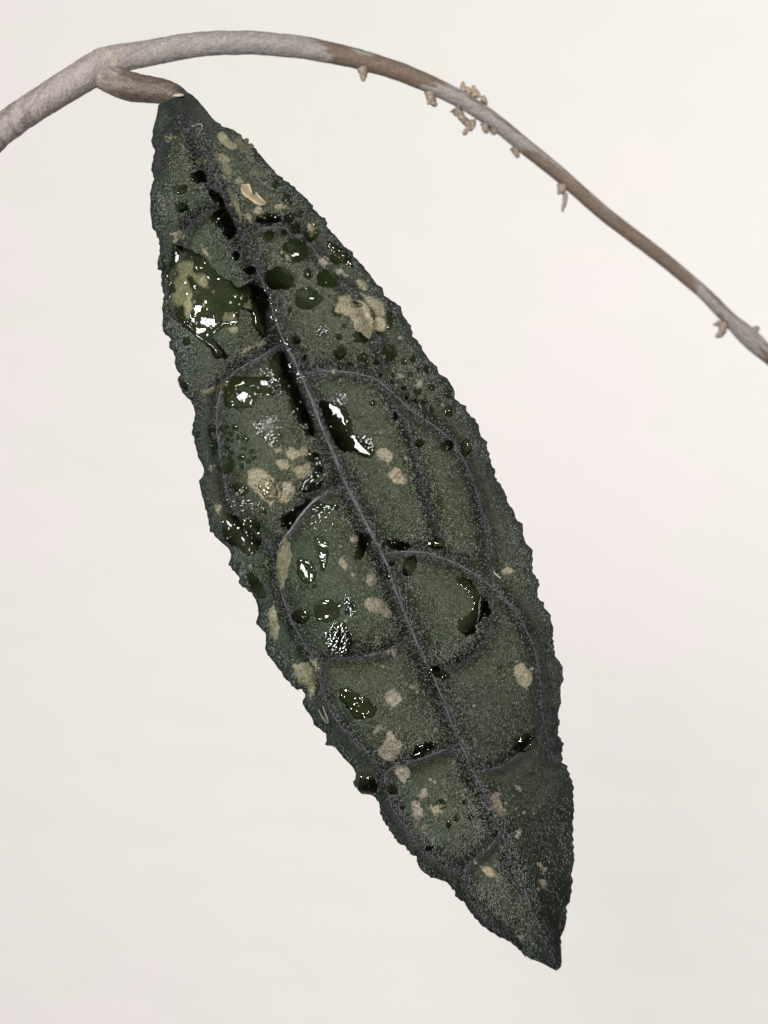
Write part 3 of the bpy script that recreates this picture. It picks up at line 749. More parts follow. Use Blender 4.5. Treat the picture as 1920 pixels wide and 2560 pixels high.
FILMS = [
    ('large still puddle of clear water filling the upper left cell',
     [q('B', [(270, 60), (330, 70), (420, 110), (520, 140), (620, 210), (690, 270), (770, 380), (880, 470), (970, 510), (990, 570), (1090, 580), (1180, 510), (1290, 520), (1390, 640),
              (1430, 760), (1400, 900), (1430, 1060), (1390, 1190), (1330, 1200), (1290, 1110), (1225, 1060), (1215, 930), (1190, 870), (1100, 835), (1040, 850), (1060, 960), (1050, 1050),
              (950, 1060), (890, 1040), (800, 1110), (720, 1180), (800, 1270), (880, 1340), (940, 1430), (880, 1440), (760, 1450), (735, 1390), (690, 1290), (560, 1200), (470, 1115),
              (340, 1010), (250, 960), (215, 830), (160, 600), (150, 450), (240, 300), (250, 150)])],
     dict(height=22, edge=30, rag=1.5, dots=34, ripple=.2, pool=True,
          glints=[q('B', [(980, 880), (1040, 835), (1070, 880), (1060, 930)]), q('B', [(890, 1010), (1030, 970), (1060, 1020), (950, 1065)]),
                  q('B', [(405, 130), (450, 170), (520, 170), (510, 240), (470, 235)]), q('B', [(330, 1000), (440, 1010), (430, 1090), (390, 1050)])])),
    ('oval puddle behind the beige wedge on the upper right side', [ell(671, 546, 33, 15, ang=.05)],
     dict(height=3.7, edge=10, dots=5, glints=[q('A', [(1045, 1120), (1095, 1118), (1090, 1140), (1050, 1150)])])),
    ('thin wet glaze inside the small cell below the oval puddle', [ell(672, 592, 15, 16)],
     dict(height=2.5, edge=6, glints=[q('A', [(1010, 1230), (1090, 1225), (1085, 1260), (1030, 1262)]), q('A', [(1058, 1185), (1072, 1185), (1070, 1212), (1058, 1210)])])),
    ('black wet strip along the upper right edge', [np.array([(811, 602), (836, 610), (864, 627), (880, 650), (886, 674), (864, 663), (840, 645), (821, 624)])], dict(height=3, edge=8, dots=14)),
    ('dark wet hollow along the upper midrib', [q('A', [(560, 840), (650, 860), (690, 960), (760, 1080), (800, 1200), (760, 1260), (700, 1240), (690, 1130), (600, 1110), (600, 1040), (670, 1010), (640, 930), (570, 900)])],
     dict(height=3.1, edge=9, dots=6)),
    ('black water filling the midrib hollow below the first big side vein', [q('Lc', [(1500, 120), (1580, 60), (1659, 190), (1659, 640), (1560, 600), (1500, 420), (1400, 300), (1420, 200)]),
                                                                      np.array([(700, 880), (722, 905), (740, 950), (760, 1000), (780, 1050), (790, 1090), (770, 1090), (745, 1060), (725, 1010), (712, 960), (700, 930)])],
     dict(height=3.7, edge=10, dots=12)),
    ('wet patch with two white glints under the first big left side vein', [q('Lc', [(860, 440), (1000, 420), (1200, 440), (1400, 400), (1500, 560), (1480, 700), (1250, 640), (1230, 760), (1150, 840), (950, 830), (840, 830), (830, 600)])],
     dict(height=4, edge=9, dots=18, spark=.35,
          glints=[q('Lc', [(930, 540), (1000, 490), (1080, 460), (1170, 530), (1160, 590), (1080, 550), (1020, 570), (960, 575)]),
                  q('Lc', [(965, 650), (1050, 600), (1180, 620), (1230, 700), (1200, 760), (1180, 825), (1060, 760), (975, 720)]),
                  q('Lc', [(1260, 480), (1380, 410), (1430, 520), (1400, 620), (1300, 570)]), q('Lc', [(1400, 590), (1480, 650), (1460, 680), (1410, 650)]),
                  q('Lc', [(965, 840), (1050, 840), (1060, 895), (1020, 880)])])),
    ('long white wet glint along the right flank of the midrib', [q('D', [(60, 1000), (140, 1000), (250, 1040), (370, 1080), (420, 1200), (410, 1310), (480, 1380), (650, 1500), (640, 1590), (560, 1600), (420, 1520), (280, 1540), (180, 1330), (110, 1150)])],
     dict(height=3.1, edge=9, dots=10,
          glints=[q('D', [(140, 1010), (250, 1050), (330, 1080), (390, 1140), (420, 1240), (400, 1310), (340, 1290), (280, 1220), (190, 1130)]),
                  q('D', [(370, 1370), (470, 1330), (520, 1420), (640, 1500), (600, 1600), (500, 1550), (420, 1500), (430, 1430)]),
                  q('D', [(250, 1290), (300, 1300), (320, 1335), (270, 1325)])])),
    ('black puddle on the left edge beside the leaf teeth', [q('Ld', [(380, 540), (440, 518), (560, 570), (650, 558), (740, 600), (880, 640), (870, 740), (892, 830), (902, 900), (850, 1012), (760, 1082), (680, 1062), (600, 962), (480, 942), (400, 832), (388, 700)])],
     dict(height=4.3, edge=16, dots=26, glints=[q('Ld', [(615, 620), (650, 615), (740, 690), (720, 705), (630, 705)])])),
    ('dark wet rim around the crust cluster beside the midrib', [q('E', [(1300, 900), (1400, 880), (1480, 1000), (1480, 1100), (1520, 1150), (1460, 1260), (1330, 1320), (1240, 1260), (1300, 1180), (1380, 1120), (1400, 1040), (1330, 980)])],
     dict(height=3, edge=8, dots=10)),
    ('wet pool holding pale crumbs beside the large oval crust', [q('E', [(605, 1230), (680, 1215), (750, 1240), (740, 1330), (680, 1345), (630, 1300)])], dict(height=3.1, edge=9, dots=4)),
    ('wet seam on both sides of the silvery side vein', [q('Ld', [(1160, 560), (1250, 530), (1400, 420), (1500, 330), (1560, 360), (1440, 480), (1340, 640), (1260, 760), (1180, 760), (1140, 640)])], dict(height=2, edge=6, dots=8)),
    ('forked white glint on a wet patch in the middle left cell', [q('F', [(1030, 690), (1120, 690), (1215, 760), (1230, 890), (1200, 930), (1090, 940), (1030, 830)])],
     dict(height=4, edge=8, dots=8, glints=[q('F', [(1040, 760), (1095, 733), (1135, 770), (1215, 885), (1190, 912), (1150, 872), (1110, 932), (1088, 900), (1105, 860), (1050, 832)])])),
    ('tall narrow white glint above the frosted dew in the middle left cell', [q('F', [(1195, 470), (1330, 480), (1360, 610), (1330, 760), (1310, 840), (1270, 770), (1240, 640)])],
     dict(height=2.5, edge=7, dots=5, glints=[q('F', [(1252, 622), (1300, 602), (1348, 618), (1325, 690), (1322, 760), (1300, 826), (1282, 770), (1298, 710), (1268, 670)]),
                                              q('F', [(1205, 490), (1280, 485), (1275, 520), (1220, 515)]), q('F', [(1255, 545), (1325, 550), (1300, 575), (1260, 570)])])),
    ('dark puddle ringed by white glints in the middle left cell', [ell(818, 1527, 33, 30)],
     dict(height=3.1, edge=10, glints=[ell(812, 1507, 9, 8), ell(843, 1515, 11, 7), ell(790, 1521, 5, 10), ell(798.7, 1546, 8, 8), ell(815, 1538, 8, 12), ell(829, 1506, 5, 4)])),
    ('small dark bead cluster left of the ringed puddle', [ell(752, 1540, 20, 19)], dict(height=4, edge=8, dots=9, glints=[ell(757, 1544, 7, 4)])),
    ('lone white drop glint between the forked glint and the ringed puddle', [ell(786, 1465, 7, 6)], dict(height=3, edge=5, rag=1, glints=[ell(786, 1465, 6, 5)])),
    ('sparkling dark puddle in the lower left cell', [q('H', [(780, 490), (860, 478), (950, 540), (1040, 560), (1062, 620), (1112, 640), (1112, 700), (1060, 742), (990, 742), (930, 747), (888, 700), (858, 640), (798, 590)])],
     dict(height=4, edge=9, dots=26)),
    ('broken white glint on the lower left side vein', [q('I', [(110, 1760), (140, 1680), (200, 1650), (330, 1630), (345, 1680), (280, 1720), (240, 1740), (220, 1790), (130, 1790)])],
     dict(height=3, edge=6, dots=10, glints=[q('I', [(118, 1755), (140, 1710), (200, 1700), (225, 1740), (160, 1790), (120, 1785)]), q('I', [(170, 1670), (225, 1655), (220, 1690), (180, 1690)])])),
    ('black wet hollow left of the midrib beside the large right cell', [np.array([(894.5, 1338), (917.6, 1332), (929, 1352), (914, 1370), (905, 1401), (883, 1396), (891.6, 1372)])], dict(height=3.1, edge=8, dots=5)),
    ('dark wet strip above the big right side vein near the midrib', [q('G', [(280, 995), (440, 998), (512, 1050), (490, 1088), (350, 1082)])], dict(height=4, edge=7, dots=4, glints=[q('G', [(255, 1010), (290, 1000), (290, 1040), (260, 1040)])])),
    ('dark wet strip above the big right side vein farther from the midrib', [q('G', [(640, 1000), (700, 990), (800, 1000), (815, 1060), (770, 1080), (680, 1075)])], dict(height=2.5, edge=7, rag=4, dots=8)),
    ('thin bright water line running down the midrib', [q('G', [(275, 1200), (300, 1215), (345, 1330), (325, 1350), (290, 1290)]), ell(980, 1407, 9, 7)], dict(height=3, edge=5, rag=1, glints=[q('G', [(280, 1215), (300, 1225), (340, 1325), (325, 1340), (295, 1285)]), ell(980, 1407, 7, 4)])),
    ('teardrop of water hanging under the big right side vein', [q('G', [(490, 1150), (555, 1138), (562, 1200), (540, 1262), (500, 1312), (450, 1312), (428, 1260), (450, 1190)])], dict(height=9, edge=16, rag=1.2, glints=[q('G', [(525, 1155), (540, 1155), (535, 1180), (520, 1178)])])),
    ('ragged dark wet streak in the large right cell', [np.array([(1135, 1436), (1170, 1446.5), (1191, 1473), (1212, 1499.6), (1228, 1526), (1220, 1542), (1196, 1547), (1191, 1579), (1170, 1590), (1148.5, 1579), (1138, 1563), (1148.5, 1544.7), (1175, 1536.7), (1185.7, 1521), (1175, 1483.7), (1159, 1465), (1138, 1457)])],
     dict(height=1.6, edge=14, rag=4, dots=0, ripple=.1)),
    ('bead of water with bright flecks astride the lower midrib', [q('I', [(290, 920), (360, 918), (402, 980), (482, 990), (460, 1042), (400, 1047), (350, 1012), (290, 1042), (268, 980)])],
     dict(height=4.3, edge=10, dots=8, glints=[ell(1091.5, 1677, 4, 8), ell(1079, 1689, 6, 5), ell(1092, 1720, 6, 5)])),
    ('dark wet crescent with a row of glints near the lower right edge', [np.array([(1275.7, 1864), (1291, 1847), (1324, 1833), (1343, 1849), (1337, 1870), (1314, 1880), (1291, 1878)])],
     dict(height=3.1, edge=9, dots=7, glints=[ell(1309, 1846, 4, 4), ell(1322, 1849, 5, 3.5), ell(1334, 1843, 3, 3)])),
    ('glossy wet swelling on the bulge of the lower left edge', [np.array([(900, 1935), (925, 1928), (938, 1945), (945, 1975), (935, 1985), (905, 1978), (893, 1958)])], dict(height=4.3, edge=14, dots=3, glints=[ell(919, 1969, 5, 3.5)])),
    ('dark wet flap along the left edge below the black puddle', [q('Ld', [(720, 1290), (800, 1300), (880, 1400), (950, 1530), (960, 1640), (880, 1640), (800, 1540), (720, 1400)])], dict(height=2, edge=8)),
    ('black water pool between the biggest tan crust and the right edge', [q('C', [(1390, 1250), (1440, 1260), (1510, 1340), (1490, 1420), (1420, 1480), (1330, 1540), (1250, 1510), (1270, 1470), (1400, 1470)])], dict(height=3.1, edge=9, rag=1)),
    ('dark water wedge under the lower point of the biggest tan crust', [q('C', [(1030, 1490), (1080, 1520), (1180, 1590), (1200, 1620), (1110, 1645), (1010, 1635), (975, 1590)])], dict(height=4.3, edge=10, rag=1, glints=[q('C', [(1130, 1565), (1190, 1575), (1200, 1590), (1140, 1585)])])),
    ('dark water sliver on the left rim of the biggest tan crust', [q('C', [(790, 1130), (800, 1200), (755, 1270), (860, 1300), (800, 1330), (720, 1320), (735, 1230)])], dict(height=3.1, edge=7, rag=1)),
    ('clear water skin lying over the biggest tan crust', [q('C', [(960, 1120), (1100, 1150), (1110, 1200), (1000, 1230), (950, 1190)])], dict(height=12, edge=12, rag=1, glints=[q('C', [(970, 1210), (1040, 1175), (1085, 1165), (1070, 1195), (1000, 1215)])])),
    ('tiny glistening wet edge on the left margin beside the large puddle', [q('B', [(110, 190), (150, 190), (170, 350), (130, 360)])], dict(height=3, edge=6, glints=[q('B', [(125, 205), (155, 210), (155, 245), (130, 245)]), q('B', [(120, 285), (155, 300), (160, 355), (130, 330)])])),
    ('glistening wet tooth on the left margin below the large puddle', [q('Lc', [(260, 450), (330, 470), (380, 590), (330, 600), (270, 510)])], dict(height=3, edge=7, glints=[q('Lc', [(285, 480), (340, 500), (350, 560), (310, 535)])])),
    ('glistening wet tooth on the left margin beside the small bead cluster', [q('Lc', [(450, 1110), (510, 1110), (510, 1210), (460, 1200)])], dict(height=3, edge=6, glints=[q('Lc', [(462, 1130), (500, 1125), (500, 1190), (470, 1185)])])),
    ('sparkling wet glaze over the large oval crust', [q('E', [(830, 1180), (950, 1150), (1040, 1240), (1060, 1340), (960, 1400), (880, 1340)])], dict(height=11, edge=12, rag=3, dots=16, spark=.6, glints=[q('E', [(960, 1340), (1010, 1310), (1040, 1345), (990, 1370)])])),
    ('fine line of glints at the top of the middle left cell', [q('F', [(1190, 140), (1300, 150), (1440, 170), (1440, 215), (1300, 215), (1200, 190)])], dict(height=2, edge=6, rag=3, dots=12, glints=[q('F', [(1215, 160), (1290, 175), (1280, 192), (1220, 180)]), q('F', [(1310, 180), (1350, 185), (1340, 205)])])),
]
for i, (lab, polys, kw) in enumerate(FILMS):
    tag(film(polys, seed=i + 2, **kw), lab, 'water film', WG)

FROST = [('frosted sparkling dew patch in the middle of the left half', q('Lc', [(1150, 1000), (1350, 900), (1580, 940), (1600, 1120), (1520, 1290), (1420, 1390), (1330, 1240), (1200, 1110)]), 150, 1.7, 2.7),
         ('large web of frosted white dew above the faint side vein', ell(848, 1596, 36, 42), 300, 1.9, 3.2),
         ('small web of frosted dew right of the ringed puddle', ell(872, 1512, 14, 31, ang=-.3), 110, 1.8, 3.0),
         ('frosted dewy spot in the upper right half', ell(805, 833, 20, 17), 55, 1.6, 2.4),
         ('fine frost beside the two white glints under the first side vein', q('Lc', [(1250, 330), (1450, 300), (1580, 480), (1580, 640), (1480, 700), (1420, 560), (1300, 440)]), 70, 1.6, 2.8),
         ('sprinkled frost along the upper rim of the middle left cell', q('F', [(1050, 300), (1200, 150), (1450, 150), (1480, 230), (1350, 420), (1150, 460), (1060, 420)]), 60, 1.6, 2.6),
         ('frost tail below the long white glint right of the midrib', q('D', [(480, 1360), (600, 1360), (680, 1480), (640, 1560), (520, 1480)]), 70, 1.8, 3.0),
         ('frost above the long white glint right of the midrib', q('D', [(170, 900), (350, 920), (400, 1060), (300, 1060), (180, 1000)]), 45, 1.6, 2.6)]
FROST += [('silvery wet flecks along the upper midrib below the large puddle', q('W', [(598, 715), (618, 722), (650, 790), (672, 850), (655, 855), (630, 800)]), 34, 1.8, 3.2),
          ('silvery wet flecks on the midrib beside the large dark bead', q('W', [(560, 600), (578, 600), (600, 660), (610, 710), (592, 705), (572, 650)]), 24, 1.5, 2.6),
          ('wet flecks dotting the dark left edge beside the large puddle', q('B', [(150, 420), (230, 330), (290, 420), (240, 700), (300, 950), (250, 970), (180, 700)]), 34, 1.6, 2.6),
          ('wet flecks around the crust cluster beside the midrib', q('E', [(1100, 820), (1380, 820), (1500, 1000), (1520, 1220), (1240, 1340), (1200, 1240), (1420, 1100), (1300, 900)]), 46, 1.5, 2.5),
          ('wet flecks scattered under the large oval crust', q('E', [(520, 1350), (760, 1280), (900, 1440), (1200, 1440), (1180, 1540), (700, 1500), (540, 1440)]), 46, 1.5, 2.6)]
for i, (lab, P, n_, w0, w1_) in enumerate(FROST):
    tag(frost(P, n_, w0, w1_, seed=i + 40), lab, 'dew', 'patches of frosted dew on the velvet')

# ------------------------------------------------------------------ water: beads
BG = 'water beads standing on the leaf'
BEADS = [  # zone, x, y, rx, ry (photograph pixels), angle, label
    ('P', 735, 629, 34, 28, .15, 'largest round clear bead with a tan chip inside on the upper right half', (13, 0)),
    ('P', 700, 696, 34, 29, .2, 'large dark bead pressed against the upper midrib', None),
    ('P', 817, 698, 27, 21, 0, 'lens shaped clear bead touching a ragged greyish crust', (8, -2)),
    ('P', 768, 745.5, 29, 28, -.1, 'round clear bead left of the biggest tan crust', (9, 0)),
    ('P', 769, 685, 10, 13, 0, 'small oval bead between the largest bead and the lens shaped bead', (3, -1)),
    ('P', 839, 648, 17, 14, .2, 'dark bead beside the black wet strip on the upper right edge', (9, -6)),
    ('P', 778, 580, 16, 23, -.15, 'teardrop bead holding a beige crumb near the upper right edge', None),
    ('P', 739, 570, 14, 12, 0, 'bead just above the largest round bead, lower of a close pair', (1, 2)),
    ('P', 722, 544, 12, 11, 0, 'bead just above the largest round bead, upper of a close pair', (2, 2)),
    ('P', 975, 881, 18, 21, 0, 'round bead with two glints below the biggest tan crust', (8, -1)),
    ('P', 906, 892, 12, 11, 0, 'bead with one glint between two side veins left of the twin glint bead', (4, 3)),
    ('P', 850, 884, 15, 16, .3, 'dark bead above the first big right side vein', None),
    ('P', 568, 1162, 20, 20, 0, 'biggest bead of the cluster on the left half', (-6, 3)),
    ('P', 534, 1113, 10, 12, 0, 'squarish dark bead on the left margin above the biggest cluster bead', (-3, 0)),
    ('P', 613.5, 1097.5, 9, 10, 0, 'dark bead at the inner side of the left bead cluster', (2, -1)),
    ('P', 1117.5, 1114, 17, 13, -.3, 'dark bead cut by the first big right side vein', None),
    ('P', 1166, 1118, 14, 19, .2, 'green dark bead between the right side vein and the toothed edge', (2, -4)),
    ('P', 1050, 1107, 11, 10, 0, 'small green bead alone in the upper part of the large right cell', (4, -3)),
    ('P', 914, 1946, 13, 12, 0, 'shiny black bead on the bulge of the lower left edge', (4, 0)),
    ('P', 1102, 2014, 13, 14, 0, 'bead perched on a tan crust in the lower left cell', (-3, -6)),
    ('P', 1139.7, 2044.5, 7, 9, 0, 'small upright bead below the crust with a bead in the lower left cell', (0, -3)),
    ('P', 1121, 2061, 6, 9, .1, 'lowest small bead of the lower left cell', (-1, -4)),
]
for zn, x, y, rx, ry, an, lab, gl_ in BEADS:
    c0 = q(zn, [(x, y)])[0]
    tag(drop(c0[0], c0[1], rx, ry, an, theta=54 if max(rx, ry) < 20 else 38, gl=gl_), lab, 'water droplet', BG)
RIGHT_SMALL = [(749, 535, 11, 9), (716, 500, 12, 16), (689, 461, 8, 11), (874, 908, 5.5, 5.5), (848, 842, 7, 7), (743, 850, 9, 9), (763, 893, 6, 6), (726, 776, 5.5, 6), (861, 815, 5, 5),
               (1011, 905, 7.5, 7), (1034, 899, 9, 9), (1067, 923, 10, 10), (1049, 924, 5, 5), (1026, 936, 6, 6), (1044, 978, 9, 9), (1080, 970, 9, 8.5), (1038, 1001, 7, 6.5), (1060, 1002, 7, 7),
               (1093, 999, 5, 5), (1079, 1023, 5, 5), (1016, 994, 5, 5), (1122, 984, 11, 11), (1122, 1028, 12, 15), (939, 906, 6, 6), (987, 1040, 7, 11), (932, 1008, 7, 6), (950, 938, 4.5, 4.5),
               (982, 937, 4.5, 4.5), (1009, 970, 5, 5), (980, 955, 4, 4), (760, 606, 6, 5), (709, 583, 8, 8), (757, 598, 5, 5), (948, 880, 5, 5), (918, 907, 5, 5), (1105, 955, 4, 4)]
label_small([(drop(x, y, rx, ry, 0, theta=55, gl=((-.1 + .5 * ((i * 7) % 5) / 4) * rx, -.2 * ry) if i % 4 else None), x, y) for i, (x, y, rx, ry) in enumerate(RIGHT_SMALL)], 'small dark bead', 'water droplet', 'small beads on the right margin')
LEFT_SMALL = [(529, 1075, 8, 6), (555, 1072, 6.5, 6), (588, 1068, 8, 7), (577, 1083.5, 6.5, 6), (568, 1067, 4.5, 4.5), (569, 1116.5, 7, 6.5), (579, 1130, 5, 5), (605, 1143, 9, 9), (621, 1153, 6, 6),
              (635, 1146, 4.5, 4.5), (629, 1128, 5, 5), (570.5, 1099, 5, 4.5), (580, 1102, 3.5, 3.5), (605, 1165, 6, 6), (593, 1185, 5, 5), (534, 1134, 5, 5), (524, 1089, 4.5, 4.5), (595, 1094, 4, 4),
              (577, 1214, 4.5, 4.5), (660, 1280, 6, 4), (595, 1088, 3.5, 3.5), (612, 1122, 3.5, 3.5)]
label_small([(drop(x, y, rx, ry, 0, theta=55, gl=(.15 * rx, -.15 * ry)), x, y) for x, y, rx, ry in LEFT_SMALL], 'small clustered bead', 'water droplet', 'small beads in the left cluster')
WET_SPOTS = [(497.7, 443, 19, 15), (449.5, 473, 18, 13), (454, 517, 17, 14), (552, 548, 26, 22), (570, 586, 13, 12), (589, 638, 12, 11), (625, 675, 14, 10), (467, 852, 10, 11)]
label_small([(film([ell(x, y, rx, ry)], height=3.5, edge=8, rag=2.5, seed=int(x) % 17), x, y) for x, y, rx, ry in WET_SPOTS], 'flat dark wet spot', 'water film', 'dark wet spots left of the upper midrib')
LOW_SPOTS = [(1161.6, 2005.7, 8, 8), (1175, 2043, 7.5, 7), (1006, 2019, 5, 6), (1072, 2120, 9, 8), (981, 1972, 15, 13), (1225, 1850, 0, 0)]
label_small([(film([ell(x, y, rx, ry)], height=2.5, edge=6, rag=2.0, seed=int(x) % 17), x, y) for x, y, rx, ry in LOW_SPOTS[:5]], 'faint dark wet spot', 'water film', 'dark wet spots in the lower left cell')

# ------------------------------------------------------------------ bits of litter lying on the leaf


def tube(path, radii, sides=8, squash=1.0, cap=True):
    """tube along points (px, py, height px); radii in px; returns world verts and quads"""
    P = np.asarray(path, float); n = len(P)
    W = unproject(P[:, 0], P[:, 1], P[:, 2])
    T = np.gradient(W, axis=0); T /= np.linalg.norm(T, axis=1)[:, None] + 1e-12
    ref = np.array([0, -1.0, 0])
    A = np.cross(T, ref); A /= np.linalg.norm(A, axis=1)[:, None] + 1e-12
    B = np.cross(A, T)
    a = np.linspace(0, 2 * math.pi, sides + 1)[:-1]
    r = np.asarray(radii, float)
    if r.ndim == 1: r = r[:, None]
    r = r * S0
    V = W[:, None, :] + r[..., None] * (np.cos(a)[None, :, None] * A[:, None, :] + squash * np.sin(a)[None, :, None] * B[:, None, :])
    return V.reshape(-1, 3), grid_faces(n, sides, flip=True, wrap=True), A, B


def on_leaf(pts, lift):
    P = np.asarray(pts, float)
    return np.column_stack([P, bil(HS, P[:, 0], P[:, 1]) + lift])


def scrap():
    """dry husk flake with a centre fold, split on one side, lifted off the leaf at its rim"""
    rows = q('A', [(835, 812), (850, 845), (880, 872), (905, 890), (930, 905), (960, 930), (1000, 955), (1050, 962)])     # fold line
    lo = q('A', [(834, 815), (843, 872), (870, 900), (895, 915), (932, 942), (960, 962), (1000, 974), (1052, 964)])
    up = q('A', [(845, 800), (908, 795), (928, 850), (942, 885), (962, 864), (990, 890), (1022, 925), (1054, 958)])
    n = len(rows); m = 5
    V = []; C = []
    for i in range(n):
        line = np.vstack([lo[i] + (rows[i] - lo[i]) * k / (m - 1) for k in range(m)] + [rows[i] + (up[i] - rows[i]) * k / (m - 1) for k in range(1, m)])
        w = np.linspace(-1, 1, len(line))
        hh = bil(HS, line[:, 0], line[:, 1]) + 5 + 7 * np.abs(w) ** 1.3 * (1 - .5 * (i in (0, n - 1))) + 2 * noise(line[:, 0], line[:, 1], 12, 7)
        V.append(unproject(line[:, 0], line[:, 1], hh))
        tt = (1 - np.abs(w))[:, None]
        C.append(np.array([.52, .43, .27]) * (1 - .45 * tt ** 2))
    nc = 2 * m - 1
    V = np.vstack(V); C = np.vstack(C); F = grid_faces(n, nc)
    back = V + np.array([0, 0.00012, 0])
    F2 = grid_faces(n, nc, flip=True) + len(V)
    rim = [r * nc for r in range(n)] + [(n - 1) * nc + c for c in range(1, nc)] + [r * nc + nc - 1 for r in range(n - 2, -1, -1)] + [c for c in range(nc - 2, 0, -1)]
    R = [[rim[i], rim[i] + len(V), rim[(i + 1) % len(rim)] + len(V), rim[(i + 1) % len(rim)]] for i in range(len(rim))]
    return mesh_obj('dry_husk', np.vstack([V, back]), np.vstack([F, F2, np.array(R)]), M_SCRAP, colors=np.vstack([C, C]))


tag(scrap(), 'dry tan split husk flake lying on the upper right half of the leaf', 'husk')


def fibre(name, pts, r, color, lift, label, cat):
    P = chaikin(np.array(pts, float), 2, False)
    n = len(P)
    rad = r * (1 - .5 * np.abs(np.linspace(-1, 1, n)) ** 3)
    V, F, _, _ = tube(on_leaf(P, lift), rad, 7)
    tag(mesh_obj(name, V, F, M_SCRAP, colors=np.tile(color, (len(V), 1))), label, cat)


fibre('fibre', q('La', [(715, 492), (750, 500), (790, 475), (840, 462), (860, 490), (855, 545), (815, 590), (798, 640)]), 1.4, (.38, .37, .30), 4, 'curled pale fibre lying near the petiole end of the leaf', 'fibre')
fibre('straw_needle', q('G', [(1222, 1278), (1250, 1305), (1286, 1334)]), 2.3, (.45, .42, .32), 4, 'straight straw coloured needle beside a round crust near the right edge', 'needle')
fibre('forked_sliver', q('Le', [(1018, 1420), (1070, 1520), (1130, 1605), (1150, 1580), (1100, 1450), (1070, 1372)]), 2.5, (.24, .235, .19), 4, 'V shaped dull sliver stuck on the lower left margin', 'sliver')

# ------------------------------------------------------------------ the plant: stem, petiole, leaf
node0 = unproject(240, 180, -60)
plant = bpy.data.objects.new('leafy_stem', None)
col.objects.link(plant)
plant.empty_display_size = 0.01
plant.location = tuple(node0); plant['at'] = [float(v) for v in node0]
tag(plant, 'arching taupe stem with one hanging dark green velvety wet leaf', 'plant')

# leaf blade: rows across the axis from the traced left edge to the traced right edge
s0 = max(LS[0], RS[0]) - 1; s1 = min(LS[-1], RS[-1])
NR, NC = 1000, 250
srow = np.linspace(s0, s1, NR)
eL = np.interp(srow, LS, LT); eR = np.interp(srow, RS, RT)
# little teeth between the traced ones
def saw(phase):
    u = (srow + 12 * noise(srow, srow * 0 + phase, 40, 13)) / 19.0 + phase
    fr_ = u - np.floor(u)
    return (np.where(fr_ < .7, fr_ / .7, (1 - fr_) / .3) - .5) * np.maximum(2.3 + 3.0 * noise(srow, srow * 0 + 9 * phase, 34, 19), 0)


tooth = saw(.3) + .5 * noise(srow, srow * 0, 3.5, 4)
endf = np.clip((srow - s0) / 60, 0, 1) * np.clip((s1 - srow) / 90, 0, 1)
eL = eL - tooth * endf; eR = eR + (saw(.8) + .5 * noise(srow, srow * 0, 3.5, 8)) * endf
f = np.linspace(0, 1, NC)
T2 = eL[:, None] + (eR - eL)[:, None] * f[None, :]
LX = AO[0] + srow[:, None] * AD[0] + T2 * AN[0]; LY = AO[1] + srow[:, None] * AD[1] + T2 * AN[1]
LH = bil(H, LX, LY)
LH = LH + 0.35 * np.random.default_rng(4).normal(size=LH.shape)
wl = np.clip(bil(blur(WETM, 1), LX, LY) * 1.3, 0, 1)
LH = LH * (1 - wl) + (bil(HS, LX, LY) - 1.6) * wl          # matted flat under water
edge_px = np.minimum(T2 - eL[:, None], eR[:, None] - T2)
LH = LH - 5 * np.exp(-edge_px / 4.0)                      # rounded rim
# pigment and painted vein-flank shade: olive cells, violet grey veins, blue green margin, browner dark end on the right
dvv = bil(np.minimum(dv, smid * .8), LX, LY); mdd = bil(MD, LX, LY); wet = bil(blur(WETM, 1), LX, LY); crm = bil(CRM, LX, LY)
snn = bil(SN, LX, LY); uuu = bil(UU, LX, LY)


def pigment_and_shade(x, y, dvv, mdd, snn, uuu):
    cell = np.array([.040, .046, .021]); veinc = np.array([.026, .026, .030]); marg = np.array([.018, .026, .021]); dark = np.array([.021, .024, .015]); teal = np.array([.026, .044, .022])
    fv = np.exp(-(dvv / 11) ** 1.6)[..., None]
    fm = np.exp(-np.maximum(mdd, 0) / 32)[..., None]
    fd = (np.clip((snn - .62) / .22, 0, 1) * np.clip(uuu * 3, 0, 1))[..., None]
    ft = (np.clip(.5 + .9 * fbm(x, y, 150, 51), 0, 1) * np.clip(.4 - uuu * .6, 0, 1))[..., None]
    c = cell * (1 - ft) + teal * ft
    c = c * (1 - fd) + dark * fd
    c = c * (1 - fm) + marg * fm
    fb = np.exp(-np.maximum(mdd, 0) / 4)[..., None]
    c = c * (1 - .22 * np.exp(-((dvv - 20) / 9) ** 2)[..., None])  # shade of the vein flanks painted into the lamina
    c = c * (1 - fb) + np.array([.034, .026, .020]) * fb
    c = c * (1 - fv) + veinc * fv
    return c, fv, fm, fd, ft


LC, _, _, _, _ = pigment_and_shade(LX, LY, dvv, mdd, snn, uuu)
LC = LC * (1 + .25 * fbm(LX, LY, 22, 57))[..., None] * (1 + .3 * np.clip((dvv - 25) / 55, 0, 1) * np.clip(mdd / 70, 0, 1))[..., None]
wetc = (np.array([.023, .031, .0075]) * (.35 + .65 * np.clip(bil(smid, LX, LY) / 70, 0, 1))[..., None] * (1 + .3 * fbm(LX, LY, 60, 58))[..., None])    # bare lamina, no velvet, under water; groove shade painted in near the midrib
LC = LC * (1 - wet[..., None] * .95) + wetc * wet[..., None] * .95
V = unproject(LX.ravel(), LY.ravel(), LH.ravel())
F = grid_faces(NR, NC)
